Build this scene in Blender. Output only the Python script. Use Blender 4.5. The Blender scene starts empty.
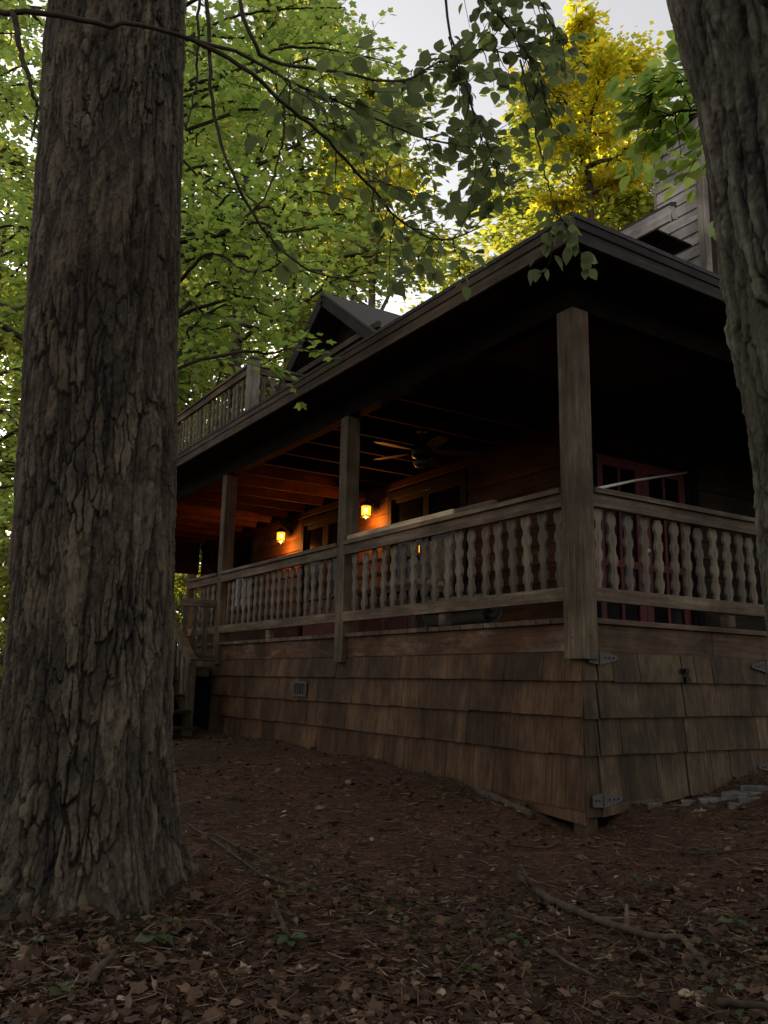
import bpy, math, random
import numpy as np
from mathutils import Vector, Matrix

random.seed(7)
RNG = np.random.default_rng(7)
SC = bpy.context.scene
COL = SC.collection

# ------------------------------------------------------------------ camera
F = np.array([0.532746, 0.823360, 0.195601])
R = np.array([0.837419, -0.546246, 0.018536])
U = np.array([-0.122108, -0.153925, 0.980508])
CAM = np.array([-4.079218, -3.931164, -0.428819])
FPX = 845.54
FH = np.array([F[0], F[1], 0.0]); FH /= np.linalg.norm(FH)

def at(px, py, d):
    """world point seen at pixel (px, py) of the photo, d metres ahead along the ground"""
    v = F + R * (px - 384) / FPX - U * (py - 512) / FPX
    return CAM + v * (d / float(v @ FH))

# ------------------------------------------------------------------ noise
def hsh(*a, seed=0):
    h = np.full(np.shape(a[0]), (seed * 374761393 + 668265263) & 0xFFFFFFFF, dtype=np.uint64)
    for k, x in enumerate(a):
        h = (h ^ ((x.astype(np.int64).astype(np.uint64) * np.uint64(2654435761 + 40503 * k)) & np.uint64(0xFFFFFFFF)))
        h = (h * np.uint64(2246822519)) & np.uint64(0xFFFFFFFF)
        h = h ^ (h >> np.uint64(13))
        h = (h * np.uint64(3266489917)) & np.uint64(0xFFFFFFFF)
        h = h ^ (h >> np.uint64(16))
    return h.astype(np.float64) / 4294967295.0

def vnoise2(x, y, seed=0):
    xi, yi = np.floor(x), np.floor(y)
    fx, fy = x - xi, y - yi
    fx = fx * fx * (3 - 2 * fx); fy = fy * fy * (3 - 2 * fy)
    a = hsh(xi, yi, seed=seed); b = hsh(xi + 1, yi, seed=seed)
    c = hsh(xi, yi + 1, seed=seed); d = hsh(xi + 1, yi + 1, seed=seed)
    return (a * (1 - fx) + b * fx) * (1 - fy) + (c * (1 - fx) + d * fx) * fy - 0.5

def fbm2(x, y, seed=0, o=4):
    s = 0; amp = 1.0
    for k in range(o):
        s = s + amp * vnoise2(x * 2 ** k, y * 2 ** k, seed + k * 17); amp *= 0.5
    return s

def fbm_cyl(th, rad, v, fr_u, fr_v, seed, o=3):
    """noise on a cylinder, seamless round it (3D noise folded from two 2D ones)"""
    x, y = np.cos(th) * rad * fr_u, np.sin(th) * rad * fr_u
    return 0.6 * fbm2(x + 3.1 * seed, v * fr_v + y * 0.7, seed, o) + 0.6 * fbm2(y - 1.7 * seed, v * fr_v - x * 0.7, seed + 5, o)

# ------------------------------------------------------------------ materials
def new_mat(name):
    m = bpy.data.materials.new(name); m.use_nodes = True
    nt = m.node_tree; nt.nodes.clear()
    out = nt.nodes.new('ShaderNodeOutputMaterial')
    return m, nt, out

def nd(nt, t, **kw):
    n = nt.nodes.new(t)
    for k, v in kw.items():
        if k == 'inp':
            for a, b in v.items(): n.inputs[a].default_value = b
        else: setattr(n, k, v)
    return n

def ramp(nt, fac, stops):
    r = nt.nodes.new('ShaderNodeValToRGB')
    e = r.color_ramp.elements
    while len(e) < len(stops): e.new(0.5)
    for k, (p, c) in enumerate(stops):
        e[k].position = p; e[k].color = (c[0], c[1], c[2], 1)
    nt.links.new(fac, r.inputs[0])
    return r.outputs[0]

WARM = (1.0, .94, .82)     # aged timber is a little browner than grey

def wood(name, dark, mid, light, grain='y', rough=0.8, patch=None, patch_amt=0.5, tone=0.5, bump=0.3, fine=90.0, spec=0.25):
    """weathered board: streaks along the grain, blotches, a tone per board"""
    m, nt, out = new_mat(name)
    tc = nd(nt, 'ShaderNodeTexCoord')
    mp = nd(nt, 'ShaderNodeMapping')
    s = {'x': (1.6, fine, fine), 'y': (fine, 1.6, fine), 'z': (fine, fine, 1.6)}[grain]
    mp.inputs['Scale'].default_value = s
    nt.links.new(tc.outputs['Object'], mp.inputs[0])
    n1 = nd(nt, 'ShaderNodeTexNoise', inp={'Scale': 1.0, 'Detail': 6.0, 'Roughness': 0.65})
    nt.links.new(mp.outputs[0], n1.inputs['Vector'])
    mp2 = nd(nt, 'ShaderNodeMapping')
    mp2.inputs['Scale'].default_value = tuple(v / 9.0 if v > 2 else v for v in s)
    nt.links.new(tc.outputs['Object'], mp2.inputs[0])
    n2 = nd(nt, 'ShaderNodeTexNoise', inp={'Scale': 1.0, 'Detail': 4.0, 'Roughness': 0.6})
    nt.links.new(mp2.outputs[0], n2.inputs['Vector'])
    add = nd(nt, 'ShaderNodeMath', operation='MULTIPLY_ADD'); add.inputs[1].default_value = 0.55
    nt.links.new(n1.outputs[0], add.inputs[0])
    mul = nd(nt, 'ShaderNodeMath', operation='MULTIPLY'); mul.inputs[1].default_value = 0.45
    nt.links.new(n2.outputs[0], mul.inputs[0]); nt.links.new(mul.outputs[0], add.inputs[2])
    dark, mid, light = [tuple(min(.8, v * g_ * k) for v, k in zip(c_, WARM)) for c_, g_ in ((dark, .85), (mid, 1.15), (light, 1.35))]
    c = ramp(nt, add.outputs[0], [(0.30, dark), (0.5, mid), (0.72, light)])
    if patch:
        n3 = nd(nt, 'ShaderNodeTexNoise', inp={'Scale': 6.0, 'Detail': 8.0, 'Roughness': 0.75})
        mp3 = nd(nt, 'ShaderNodeMapping'); mp3.inputs['Scale'].default_value = {'x': (.3, 1, 1), 'y': (1, .3, 1), 'z': (1, 1, .3)}[grain]
        nt.links.new(tc.outputs['Object'], mp3.inputs[0]); nt.links.new(mp3.outputs[0], n3.inputs['Vector'])
        f = ramp(nt, n3.outputs[0], [(0.5, (0, 0, 0)), (0.68, (patch_amt,) * 3)])
        mx = nd(nt, 'ShaderNodeMix', data_type='RGBA')
        nt.links.new(f, mx.inputs[0]); nt.links.new(c, mx.inputs[6]); mx.inputs[7].default_value = (*patch, 1)
        c = mx.outputs[2]
    n4 = nd(nt, 'ShaderNodeTexNoise', inp={'Scale': 2.3, 'Detail': 6.0, 'Roughness': 0.7})      # broad weather stains
    nt.links.new(mp2.outputs[0], n4.inputs['Vector'])
    n5 = nd(nt, 'ShaderNodeTexNoise', inp={'Scale': 1.7, 'Detail': 5.0, 'Roughness': 0.65}); nt.links.new(tc.outputs['Object'], n5.inputs['Vector'])
    st1 = ramp(nt, n5.outputs[0], [(0.38, (0.58, 0.56, 0.54)), (0.62, (1.2, 1.18, 1.15))])
    st2 = ramp(nt, n4.outputs[0], [(0.36, (0.74, 0.72, 0.70)), (0.55, (1.0, 1.0, 1.0))])
    v1 = nd(nt, 'ShaderNodeVectorMath', operation='MULTIPLY'); nt.links.new(st1, v1.inputs[0]); nt.links.new(st2, v1.inputs[1])
    v2 = nd(nt, 'ShaderNodeVectorMath', operation='MULTIPLY'); nt.links.new(v1.outputs[0], v2.inputs[0]); nt.links.new(c, v2.inputs[1])
    c = v2.outputs[0]
    at_ = nd(nt, 'ShaderNodeAttribute', attribute_name='tone')
    mr = nd(nt, 'ShaderNodeMapRange'); mr.inputs[3].default_value = 1 - tone; mr.inputs[4].default_value = 1 + tone
    nt.links.new(at_.outputs['Fac'], mr.inputs[0])
    vm = nd(nt, 'ShaderNodeVectorMath', operation='SCALE')
    nt.links.new(c, vm.inputs[0]); nt.links.new(mr.outputs[0], vm.inputs['Scale'])
    b = nd(nt, 'ShaderNodeBsdfPrincipled', inp={'Roughness': rough, 'Specular IOR Level': spec})
    nt.links.new(vm.outputs[0], b.inputs['Base Color'])
    bp = nd(nt, 'ShaderNodeBump', inp={'Strength': bump, 'Distance': 0.004})
    nt.links.new(add.outputs[0], bp.inputs['Height']); nt.links.new(bp.outputs[0], b.inputs['Normal'])
    nt.links.new(b.outputs[0], out.inputs[0])
    return m

def plain(name, col, rough=0.6, metal=0.0, noise=0.25, scale=30.0, spec=0.4):
    m, nt, out = new_mat(name)
    tc = nd(nt, 'ShaderNodeTexCoord')
    n = nd(nt, 'ShaderNodeTexNoise', inp={'Scale': scale, 'Detail': 5.0})
    nt.links.new(tc.outputs['Object'], n.inputs['Vector'])
    c = ramp(nt, n.outputs[0], [(0.3, [v * (1 - noise) for v in col]), (0.7, [min(1, v * (1 + noise)) for v in col])])
    b = nd(nt, 'ShaderNodeBsdfPrincipled', inp={'Roughness': rough, 'Metallic': metal, 'Specular IOR Level': spec})
    nt.links.new(c, b.inputs['Base Color']); nt.links.new(b.outputs[0], out.inputs[0])
    return m

def leafmat(name, stops, trans=0.45, tcol=1.6, gloss=0.06, yellow=1.15):
    m, nt, out = new_mat(name)
    a = nd(nt, 'ShaderNodeAttribute', attribute_name='tone')
    c = ramp(nt, a.outputs['Fac'], stops)
    d = nd(nt, 'ShaderNodeBsdfDiffuse'); nt.links.new(c, d.inputs[0])
    vm = nd(nt, 'ShaderNodeVectorMath', operation='MULTIPLY'); vm.inputs[1].default_value = (tcol * yellow, tcol, tcol * 0.85)
    nt.links.new(c, vm.inputs[0])
    t = nd(nt, 'ShaderNodeBsdfTranslucent'); nt.links.new(vm.outputs[0], t.inputs[0])
    mx = nd(nt, 'ShaderNodeMixShader'); mx.inputs[0].default_value = trans
    nt.links.new(d.outputs[0], mx.inputs[1]); nt.links.new(t.outputs[0], mx.inputs[2])
    g = nd(nt, 'ShaderNodeBsdfGlossy', inp={'Roughness': 0.45})
    g.inputs[0].default_value = (0.8, 0.85, 0.8, 1)
    m2 = nd(nt, 'ShaderNodeMixShader'); m2.inputs[0].default_value = gloss
    nt.links.new(mx.outputs[0], m2.inputs[1]); nt.links.new(g.outputs[0], m2.inputs[2])
    nt.links.new(m2.outputs[0], out.inputs[0])
    return m

def barkmat(name, deep, mid, light, moss, moss_amt=0.4, scale=1.0):
    """plates lighter than the fissures: 'depth' is the carved bark relief"""
    m, nt, out = new_mat(name)
    a = nd(nt, 'ShaderNodeAttribute', attribute_name='depth')
    tc = nd(nt, 'ShaderNodeTexCoord')
    mp = nd(nt, 'ShaderNodeMapping'); mp.inputs['Scale'].default_value = (70 * scale, 70 * scale, 22 * scale)
    nt.links.new(tc.outputs['Object'], mp.inputs[0])
    n = nd(nt, 'ShaderNodeTexNoise', inp={'Scale': 1.0, 'Detail': 8.0, 'Roughness': 0.7})
    nt.links.new(mp.outputs[0], n.inputs['Vector'])
    ma = nd(nt, 'ShaderNodeMath', operation='MULTIPLY_ADD'); ma.inputs[1].default_value = 1.15
    sb = nd(nt, 'ShaderNodeMath', operation='SUBTRACT'); sb.inputs[1].default_value = 0.5
    nt.links.new(n.outputs[0], sb.inputs[0]); nt.links.new(sb.outputs[0], ma.inputs[0]); nt.links.new(a.outputs['Fac'], ma.inputs[2])
    c = ramp(nt, ma.outputs[0], [(0.05, deep), (0.5, [v * 1.3 for v in mid]), (0.95, [v * 1.5 for v in light])])
    n3 = nd(nt, 'ShaderNodeTexNoise', inp={'Scale': 2.6, 'Detail': 6.0, 'Roughness': 0.7})
    nt.links.new(tc.outputs['Object'], n3.inputs['Vector'])
    f = ramp(nt, n3.outputs[0], [(0.45, (0, 0, 0)), (0.68, (moss_amt,) * 3)])
    mx = nd(nt, 'ShaderNodeMix', data_type='RGBA')
    nt.links.new(f, mx.inputs[0]); nt.links.new(c, mx.inputs[6]); mx.inputs[7].default_value = (*moss, 1)
    b = nd(nt, 'ShaderNodeBsdfPrincipled', inp={'Roughness': 0.85, 'Specular IOR Level': 0.25})
    nt.links.new(mx.outputs[2], b.inputs['Base Color'])
    bp = nd(nt, 'ShaderNodeBump', inp={'Strength': 1.0, 'Distance': 0.006})
    nt.links.new(n.outputs[0], bp.inputs['Height']); nt.links.new(bp.outputs[0], b.inputs['Normal'])
    nt.links.new(b.outputs[0], out.inputs[0])
    return m

M = {}
M['rail'] = wood('weathered_rail_wood', (0.045, 0.034, 0.024), (0.135, 0.105, 0.076), (0.25, 0.205, 0.155), 'y', patch=(0.06, 0.055, 0.035), tone=0.3)
M['railx'] = wood('weathered_rail_wood_cross', (0.045, 0.036, 0.027), (0.125, 0.10, 0.076), (0.235, 0.20, 0.155), 'x', patch=(0.06, 0.06, 0.04), tone=0.3)
M['baluster'] = wood('weathered_baluster_wood', (0.06, 0.053, 0.044), (0.15, 0.132, 0.108), (0.27, 0.245, 0.205), 'z', patch=(0.05, 0.05, 0.038), patch_amt=.7, tone=0.4)
M['post'] = wood('weathered_post_wood', (0.04, 0.032, 0.023), (0.12, 0.092, 0.064), (0.22, 0.18, 0.13), 'z', patch=(0.065, 0.075, 0.045), patch_amt=0.7, tone=0.2)
M['shingle'] = wood('brown_shingle_wood', (0.034, 0.019, 0.010), (0.082, 0.048, 0.026), (0.14, 0.088, 0.050), 'z', patch=(0.045, 0.033, 0.02), tone=0.32, fine=60)
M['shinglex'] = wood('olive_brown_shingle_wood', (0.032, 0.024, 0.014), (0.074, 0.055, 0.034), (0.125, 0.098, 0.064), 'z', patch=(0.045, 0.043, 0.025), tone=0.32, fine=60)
M['fascia'] = wood('worn_brown_fascia', (0.04, 0.018, 0.009), (0.10, 0.05, 0.025), (0.15, 0.082, 0.044), 'y', patch=(0.30, 0.225, 0.15), patch_amt=0.8, tone=0.2)
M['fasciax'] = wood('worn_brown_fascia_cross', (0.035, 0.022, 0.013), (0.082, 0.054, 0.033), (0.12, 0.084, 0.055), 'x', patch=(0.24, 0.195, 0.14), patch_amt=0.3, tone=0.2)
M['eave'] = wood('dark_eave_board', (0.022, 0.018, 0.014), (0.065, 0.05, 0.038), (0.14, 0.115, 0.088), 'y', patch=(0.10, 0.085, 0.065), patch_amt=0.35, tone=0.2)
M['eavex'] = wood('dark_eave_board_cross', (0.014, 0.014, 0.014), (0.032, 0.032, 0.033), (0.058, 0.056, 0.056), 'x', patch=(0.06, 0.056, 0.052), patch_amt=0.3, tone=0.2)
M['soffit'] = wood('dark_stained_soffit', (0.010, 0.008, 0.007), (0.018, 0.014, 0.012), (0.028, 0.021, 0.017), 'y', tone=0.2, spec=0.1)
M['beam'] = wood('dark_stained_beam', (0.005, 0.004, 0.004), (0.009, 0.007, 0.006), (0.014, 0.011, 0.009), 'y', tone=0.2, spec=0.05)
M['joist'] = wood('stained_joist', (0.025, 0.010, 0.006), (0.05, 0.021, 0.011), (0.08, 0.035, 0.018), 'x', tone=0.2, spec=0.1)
M['siding'] = wood('stained_log_siding', (0.020, 0.010, 0.006), (0.048, 0.023, 0.012), (0.08, 0.04, 0.022), 'y', tone=0.25, spec=0.15)
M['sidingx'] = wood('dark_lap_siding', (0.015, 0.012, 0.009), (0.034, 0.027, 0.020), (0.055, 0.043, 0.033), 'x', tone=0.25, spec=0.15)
M['clapboard'] = wood('grey_clapboard', (0.26, 0.26, 0.28), (0.42, 0.42, 0.45), (0.55, 0.55, 0.58), 'y', patch=(0.22, 0.21, 0.2), tone=0.25)
M['greytrim'] = wood('grey_trim_board', (0.15, 0.145, 0.135), (0.29, 0.28, 0.265), (0.40, 0.385, 0.36), 'z', patch=(0.16, 0.15, 0.13), tone=0.2)
M['roof'] = plain('dark_asphalt_shingle', (0.055, 0.05, 0.048), 0.9, noise=0.5, scale=45)
M['greyroof'] = plain('grey_asphalt_shingle', (0.075, 0.066, 0.062), 0.9, noise=0.4, scale=60)
M['deck'] = wood('deck_board', (0.05, 0.038, 0.028), (0.11, 0.08, 0.058), (0.17, 0.13, 0.095), 'x', tone=0.3)
M['reddoor'] = plain('red_door_paint', (0.12, 0.013, 0.012), 0.5, noise=0.2, scale=12)
M['darktrim'] = plain('dark_brown_trim', (0.009, 0.007, 0.006), 0.7, noise=0.3, spec=0.06)
M['glass'] = plain('dark_window_glass', (0.006, 0.006, 0.007), 0.12, noise=0.0, spec=0.08)
M['black'] = plain('black_iron', (0.012, 0.011, 0.010), 0.45, 0.6, noise=0.3)
M['steel'] = plain('dull_galvanised_steel', (0.085, 0.08, 0.07), 0.7, 0.2, noise=0.4, scale=60)
M['brass'] = plain('aged_brass', (0.04, 0.03, 0.02), 0.5, 0.3, noise=0.3)
M['nail'] = plain('rusty_nail', (0.018, 0.013, 0.010), 0.7, 0.3)
M['white'] = plain('off_white_paint', (0.6, 0.56, 0.48), 0.5, noise=0.12, scale=25)
M['palewood'] = wood('pale_new_board', (0.35, 0.27, 0.18), (0.52, 0.42, 0.29), (0.62, 0.52, 0.38), 'y', tone=0.15)
M['blackhole'] = plain('dark_void', (0.006, 0.005, 0.005), 0.95, spec=0.05)
M['stone'] = plain('pale_flagstone', (0.105, 0.098, 0.085), 0.85, noise=0.6, scale=14)
M['fanblade'] = plain('reddish_fan_blade', (0.028, 0.010, 0.007), 0.6, noise=0.3, scale=18)
M['redbox'] = plain('faded_red_box_paint', (0.16, 0.05, 0.035), 0.7, noise=0.3, scale=9)
M['cushion'] = plain('tan_cushion_cloth', (0.28, 0.20, 0.13), 0.9, noise=0.2, scale=80)
M['mat'] = plain('sage_rolled_mat', (0.16, 0.17, 0.13), 0.9, noise=0.3, scale=70)
M['bark_pine'] = barkmat('furrowed_brown_bark', (0.012, 0.010, 0.007), (0.043, 0.034, 0.0215), (0.105, 0.084, 0.054), (0.052, 0.034, 0.020), 0.4)
M['bark_grey'] = barkmat('furrowed_grey_green_bark', (0.014, 0.012, 0.009), (0.054, 0.049, 0.033), (0.130, 0.119, 0.085), (0.078, 0.075, 0.036), 0.6)
M['bark_far'] = wood('distant_bark', (0.035, 0.03, 0.024), (0.085, 0.075, 0.06), (0.16, 0.145, 0.12), 'z', tone=0.2, fine=14)
M['bark_pale'] = wood('pale_distant_bark', (0.14, 0.12, 0.10), (0.25, 0.22, 0.19), (0.36, 0.33, 0.29), 'z', tone=0.2, fine=14)
M['twig'] = wood('dark_twig_bark', (0.02, 0.017, 0.014), (0.045, 0.039, 0.032), (0.085, 0.075, 0.063), 'x', tone=0.2, fine=40)
M['stick'] = wood('dead_grey_brown_branch', (0.03, 0.023, 0.017), (0.07, 0.056, 0.043), (0.13, 0.11, 0.09), 'x', patch=(0.03, 0.022, 0.016), tone=0.2, fine=40)
M['leaf_near'] = leafmat('near_dark_green_leaf', [(0.0, (0.046, 0.068, 0.032)), (0.5, (0.066, 0.096, 0.042)), (1.0, (0.09, 0.12, 0.046))], trans=0.55, tcol=2.9, gloss=0.03)
M['leaf_mid'] = leafmat('bright_green_leaf', [(0.0, (0.055, 0.095, 0.022)), (0.5, (0.085, 0.135, 0.028)), (1.0, (0.125, 0.175, 0.035))], trans=0.70, tcol=4.6)
M['leaf_green'] = leafmat('forest_green_leaf', [(0.0, (0.05, 0.085, 0.020)), (0.5, (0.085, 0.125, 0.026)), (1.0, (0.14, 0.165, 0.034))], trans=0.68, tcol=4.6)
M['leaf_yellow'] = leafmat('yellow_green_leaf', [(0.0, (0.09, 0.13, 0.022)), (0.5, (0.15, 0.185, 0.027)), (1.0, (0.24, 0.23, 0.028))], trans=0.55, tcol=3.2, yellow=1.05)
M['leaf_gold'] = leafmat('sunlit_gold_leaf', [(0.0, (0.15, 0.20, 0.022)), (0.5, (0.27, 0.27, 0.022)), (1.0, (0.44, 0.35, 0.018))], trans=0.62, tcol=3.6, yellow=1.05)  # low sun on the treetops is put into this leaf colour
M['seedling'] = leafmat('seedling_leaf', [(0.0, (0.036, 0.050, 0.014)), (1.0, (0.068, 0.085, 0.022))], trans=0.3, tcol=1.3)

def littermat():
    m, nt, out = new_mat('dead_leaf_litter')
    a = nd(nt, 'ShaderNodeAttribute', attribute_name='tone')
    c = ramp(nt, a.outputs['Fac'], [(0.0, (0.02, 0.011, 0.006)), (0.3, (0.060, 0.032, 0.017)), (0.6, (0.112, 0.064, 0.035)), (0.84, (0.185, 0.118, 0.070)), (1.0, (0.34, 0.255, 0.17))])
    tc = nd(nt, 'ShaderNodeTexCoord')
    n = nd(nt, 'ShaderNodeTexNoise', inp={'Scale': 60.0, 'Detail': 4.0}); nt.links.new(tc.outputs['Object'], n.inputs['Vector'])
    mr = nd(nt, 'ShaderNodeMapRange'); mr.inputs[3].default_value = 0.55; mr.inputs[4].default_value = 1.45
    nt.links.new(n.outputs[0], mr.inputs[0])
    vm = nd(nt, 'ShaderNodeVectorMath', operation='SCALE'); nt.links.new(c, vm.inputs[0]); nt.links.new(mr.outputs[0], vm.inputs['Scale'])
    b = nd(nt, 'ShaderNodeBsdfPrincipled', inp={'Roughness': 0.75, 'Specular IOR Level': 0.25}); nt.links.new(vm.outputs[0], b.inputs['Base Color'])
    nt.links.new(b.outputs[0], out.inputs[0])
    return m
M['litter'] = littermat()

def groundmat():
    m, nt, out = new_mat('forest_floor')
    tc = nd(nt, 'ShaderNodeTexCoord')
    n = nd(nt, 'ShaderNodeTexNoise', inp={'Scale': 38.0, 'Detail': 9.0, 'Roughness': 0.75}); nt.links.new(tc.outputs['Object'], n.inputs['Vector'])
    n2 = nd(nt, 'ShaderNodeTexNoise', inp={'Scale': 1.1, 'Detail': 5.0, 'Roughness': 0.6}); nt.links.new(tc.outputs['Object'], n2.inputs['Vector'])
    c = ramp(nt, n.outputs[0], [(0.32, (0.022, 0.011, 0.006)), (0.5, (0.072, 0.039, 0.022)), (0.7, (0.155, 0.088, 0.050))])
    c2 = ramp(nt, n2.outputs[0], [(0.35, (0.7, 0.7, 0.7)), (0.65, (1.25, 1.15, 1.1))])
    vm = nd(nt, 'ShaderNodeVectorMath', operation='MULTIPLY'); nt.links.new(c, vm.inputs[0]); nt.links.new(c2, vm.inputs[1])
    b = nd(nt, 'ShaderNodeBsdfPrincipled', inp={'Roughness': 0.9, 'Specular IOR Level': 0.2}); nt.links.new(vm.outputs[0], b.inputs['Base Color'])
    bp = nd(nt, 'ShaderNodeBump', inp={'Strength': 0.9, 'Distance': 0.02}); nt.links.new(n.outputs[0], bp.inputs['Height']); nt.links.new(bp.outputs[0], b.inputs['Normal'])
    nt.links.new(b.outputs[0], out.inputs[0])
    return m
M['ground'] = groundmat()

def lampglass():
    m, nt, out = new_mat('glowing_amber_glass')
    t = nd(nt, 'ShaderNodeBsdfTransparent'); t.inputs[0].default_value = (1, 0.75, 0.35, 1)
    e = nd(nt, 'ShaderNodeEmission', inp={'Strength': 1.0}); e.inputs[0].default_value = (1.0, 0.33, 0.02, 1)
    mx = nd(nt, 'ShaderNodeMixShader'); mx.inputs[0].default_value = 0.55
    nt.links.new(t.outputs[0], mx.inputs[1]); nt.links.new(e.outputs[0], mx.inputs[2]); nt.links.new(mx.outputs[0], out.inputs[0])
    return m, e
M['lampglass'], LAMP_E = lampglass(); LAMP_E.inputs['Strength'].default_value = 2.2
def bulbmat():
    m, nt, out = new_mat('lit_bulb')
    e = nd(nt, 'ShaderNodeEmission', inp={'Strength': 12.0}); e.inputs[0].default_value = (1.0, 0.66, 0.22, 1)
    nt.links.new(e.outputs[0], out.inputs[0])
    return m, e
M['bulb'], BULB_E = bulbmat()

# ------------------------------------------------------------------ mesh helpers
class MB:
    def __init__(s): s.v = []; s.f = []; s.t = []; s.mi = []
    def add(s, v, f, tone=None, mi=0):
        o = len(s.v); t = random.random() if tone is None else tone
        s.v += [tuple(map(float, p)) for p in v]
        for q in f: s.f.append(tuple(i + o for i in q)); s.t.append(t); s.mi.append(mi)
    def box(s, x0, x1, y0, y1, z0, z1, tone=None, mi=0):
        s.add([(x0, y0, z0), (x1, y0, z0), (x1, y1, z0), (x0, y1, z0), (x0, y0, z1), (x1, y0, z1), (x1, y1, z1), (x0, y1, z1)],
              [(3, 2, 1, 0), (4, 5, 6, 7), (0, 1, 5, 4), (1, 2, 6, 5), (2, 3, 7, 6), (3, 0, 4, 7)], tone, mi)
    def hexa(s, b, t, tone=None, mi=0):
        s.add(list(b) + list(t), [(3, 2, 1, 0), (4, 5, 6, 7), (0, 1, 5, 4), (1, 2, 6, 5), (2, 3, 7, 6), (3, 0, 4, 7)], tone, mi)
    def fbox(s, fr, a0, a1, b0, b1, z0, z1, tone=None, mi=0):
        o, d, n = fr
        P = lambda a, b, z: (o[0] + d[0] * a + n[0] * b, o[1] + d[1] * a + n[1] * b, o[2] + z)
        s.hexa([P(a0, b0, z0), P(a1, b0, z0), P(a1, b1, z0), P(a0, b1, z0)], [P(a0, b0, z1), P(a1, b0, z1), P(a1, b1, z1), P(a0, b1, z1)], tone, mi)
    def bar(s, p, q, w, h, tone=None, up=(0, 0, 1), mi=0):
        p, q = np.array(p, float), np.array(q, float)
        d = (q - p) / np.linalg.norm(q - p); u = np.array(up, float)
        sd = np.cross(d, u); sd /= np.linalg.norm(sd); u = np.cross(sd, d)
        k = [(-1, -1), (1, -1), (1, 1), (-1, 1)]
        s.hexa([p + sd * a * w / 2 + u * b * h / 2 for a, b in k], [q + sd * a * w / 2 + u * b * h / 2 for a, b in k], tone, mi)
    def tube(s, pts, rad, n=8, tone=None, cap=True, mi=0):
        pts = np.array(pts, float); m = len(pts)
        rad = np.full(m, rad, float) if np.isscalar(rad) else np.array(rad, float)
        tg = np.gradient(pts, axis=0); tg /= np.linalg.norm(tg, axis=1)[:, None] + 1e-9
        ref = np.array([0, 0, 1.0]) if abs(tg[0][2]) < 0.9 else np.array([1.0, 0, 0])
        V = []
        for k in range(m):
            a = np.cross(tg[k], ref); a /= np.linalg.norm(a) + 1e-9; b = np.cross(tg[k], a); ref = np.cross(a, tg[k])
            for j in range(n):
                th = 2 * math.pi * j / n
                V.append(pts[k] + rad[k] * (math.cos(th) * a + math.sin(th) * b))
        Fc = [(k * n + j, k * n + (j + 1) % n, (k + 1) * n + (j + 1) % n, (k + 1) * n + j) for k in range(m - 1) for j in range(n)]
        if cap: Fc += [tuple(range(n - 1, -1, -1)), tuple((m - 1) * n + j for j in range(n))]
        s.add(V, Fc, tone, mi)
    def lathe(s, prof, n=16, c=(0, 0, 0), tone=None, mi=0):
        V = []; m = len(prof)
        for r, z in prof:
            for j in range(n):
                th = 2 * math.pi * j / n; V.append((c[0] + r * math.cos(th), c[1] + r * math.sin(th), c[2] + z))
        Fc = [(k * n + j, k * n + (j + 1) % n, (k + 1) * n + (j + 1) % n, (k + 1) * n + j) for k in range(m - 1) for j in range(n)]
        Fc += [tuple(range(n - 1, -1, -1)), tuple((m - 1) * n + j for j in range(n))]
        s.add(V, Fc, tone, mi)
    def build(s, name, mats, parent=None, bevel=0.0, smooth=False):
        me = bpy.data.meshes.new(name)
        me.from_pydata(s.v, [], s.f)
        mats = mats if isinstance(mats, (list, tuple)) else [mats]
        for m in mats: me.materials.append(m)
        if len(mats) > 1: me.polygons.foreach_set('material_index', s.mi)
        a = me.attributes.new('tone', 'FLOAT', 'FACE'); a.data.foreach_set('value', s.t)
        if smooth: me.polygons.foreach_set('use_smooth', [True] * len(s.f))
        me.update()
        return link(name, me, parent, bevel)

def link(name, me, parent=None, bevel=0.0):
    o = bpy.data.objects.new(name, me); COL.objects.link(o)
    if parent is not None:
        o.parent = parent
        o.location = -world_loc(parent)       # part meshes are written in world coordinates
    if bevel:
        b = o.modifiers.new('edge', 'BEVEL'); b.width = bevel; b.segments = 1; b.limit_method = 'ANGLE'; b.harden_normals = False
    return o

def world_loc(o):
    v = Vector((0, 0, 0))
    while o is not None: v = v + Vector(o.location); o = o.parent
    return v

def big_mesh(name, V, Fa, tone, mat, smooth=False, extra=None):
    """fast path: all faces have the same number of corners"""
    V = np.asarray(V, np.float32); Fa = np.asarray(Fa, np.int32)
    me = bpy.data.meshes.new(name)
    nf, k = Fa.shape
    me.vertices.add(len(V)); me.vertices.foreach_set('co', V.ravel())
    me.loops.add(nf * k); me.loops.foreach_set('vertex_index', Fa.ravel())
    me.polygons.add(nf); me.polygons.foreach_set('loop_start', np.arange(0, nf * k, k, dtype=np.int32))
    if smooth: me.polygons.foreach_set('use_smooth', np.ones(nf, bool))
    if tone is not None:
        a = me.attributes.new('tone', 'FLOAT', 'FACE'); a.data.foreach_set('value', np.asarray(tone, np.float32))
    if extra is not None:
        a = me.attributes.new('depth', 'FLOAT', 'POINT'); a.data.foreach_set('value', np.asarray(extra, np.float32))
    me.materials.append(mat); me.update(calc_edges=True); me.validate()
    return me

def tag(o, label=None, cat=None, group=None, kind=None):
    if label: o['label'] = label
    if cat: o['category'] = cat
    if group: o['group'] = group
    if kind: o['kind'] = kind
    return o

def empty(name, loc=(0, 0, 0)):
    o = bpy.data.objects.new(name, None); COL.objects.link(o); o.location = loc; o.empty_display_size = 0.1
    return o

def copy_tree(o, parent=None):
    c = o.copy(); COL.objects.link(c); c.parent = parent
    for ch in list(o.children): copy_tree(ch, c)
    return c

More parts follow.
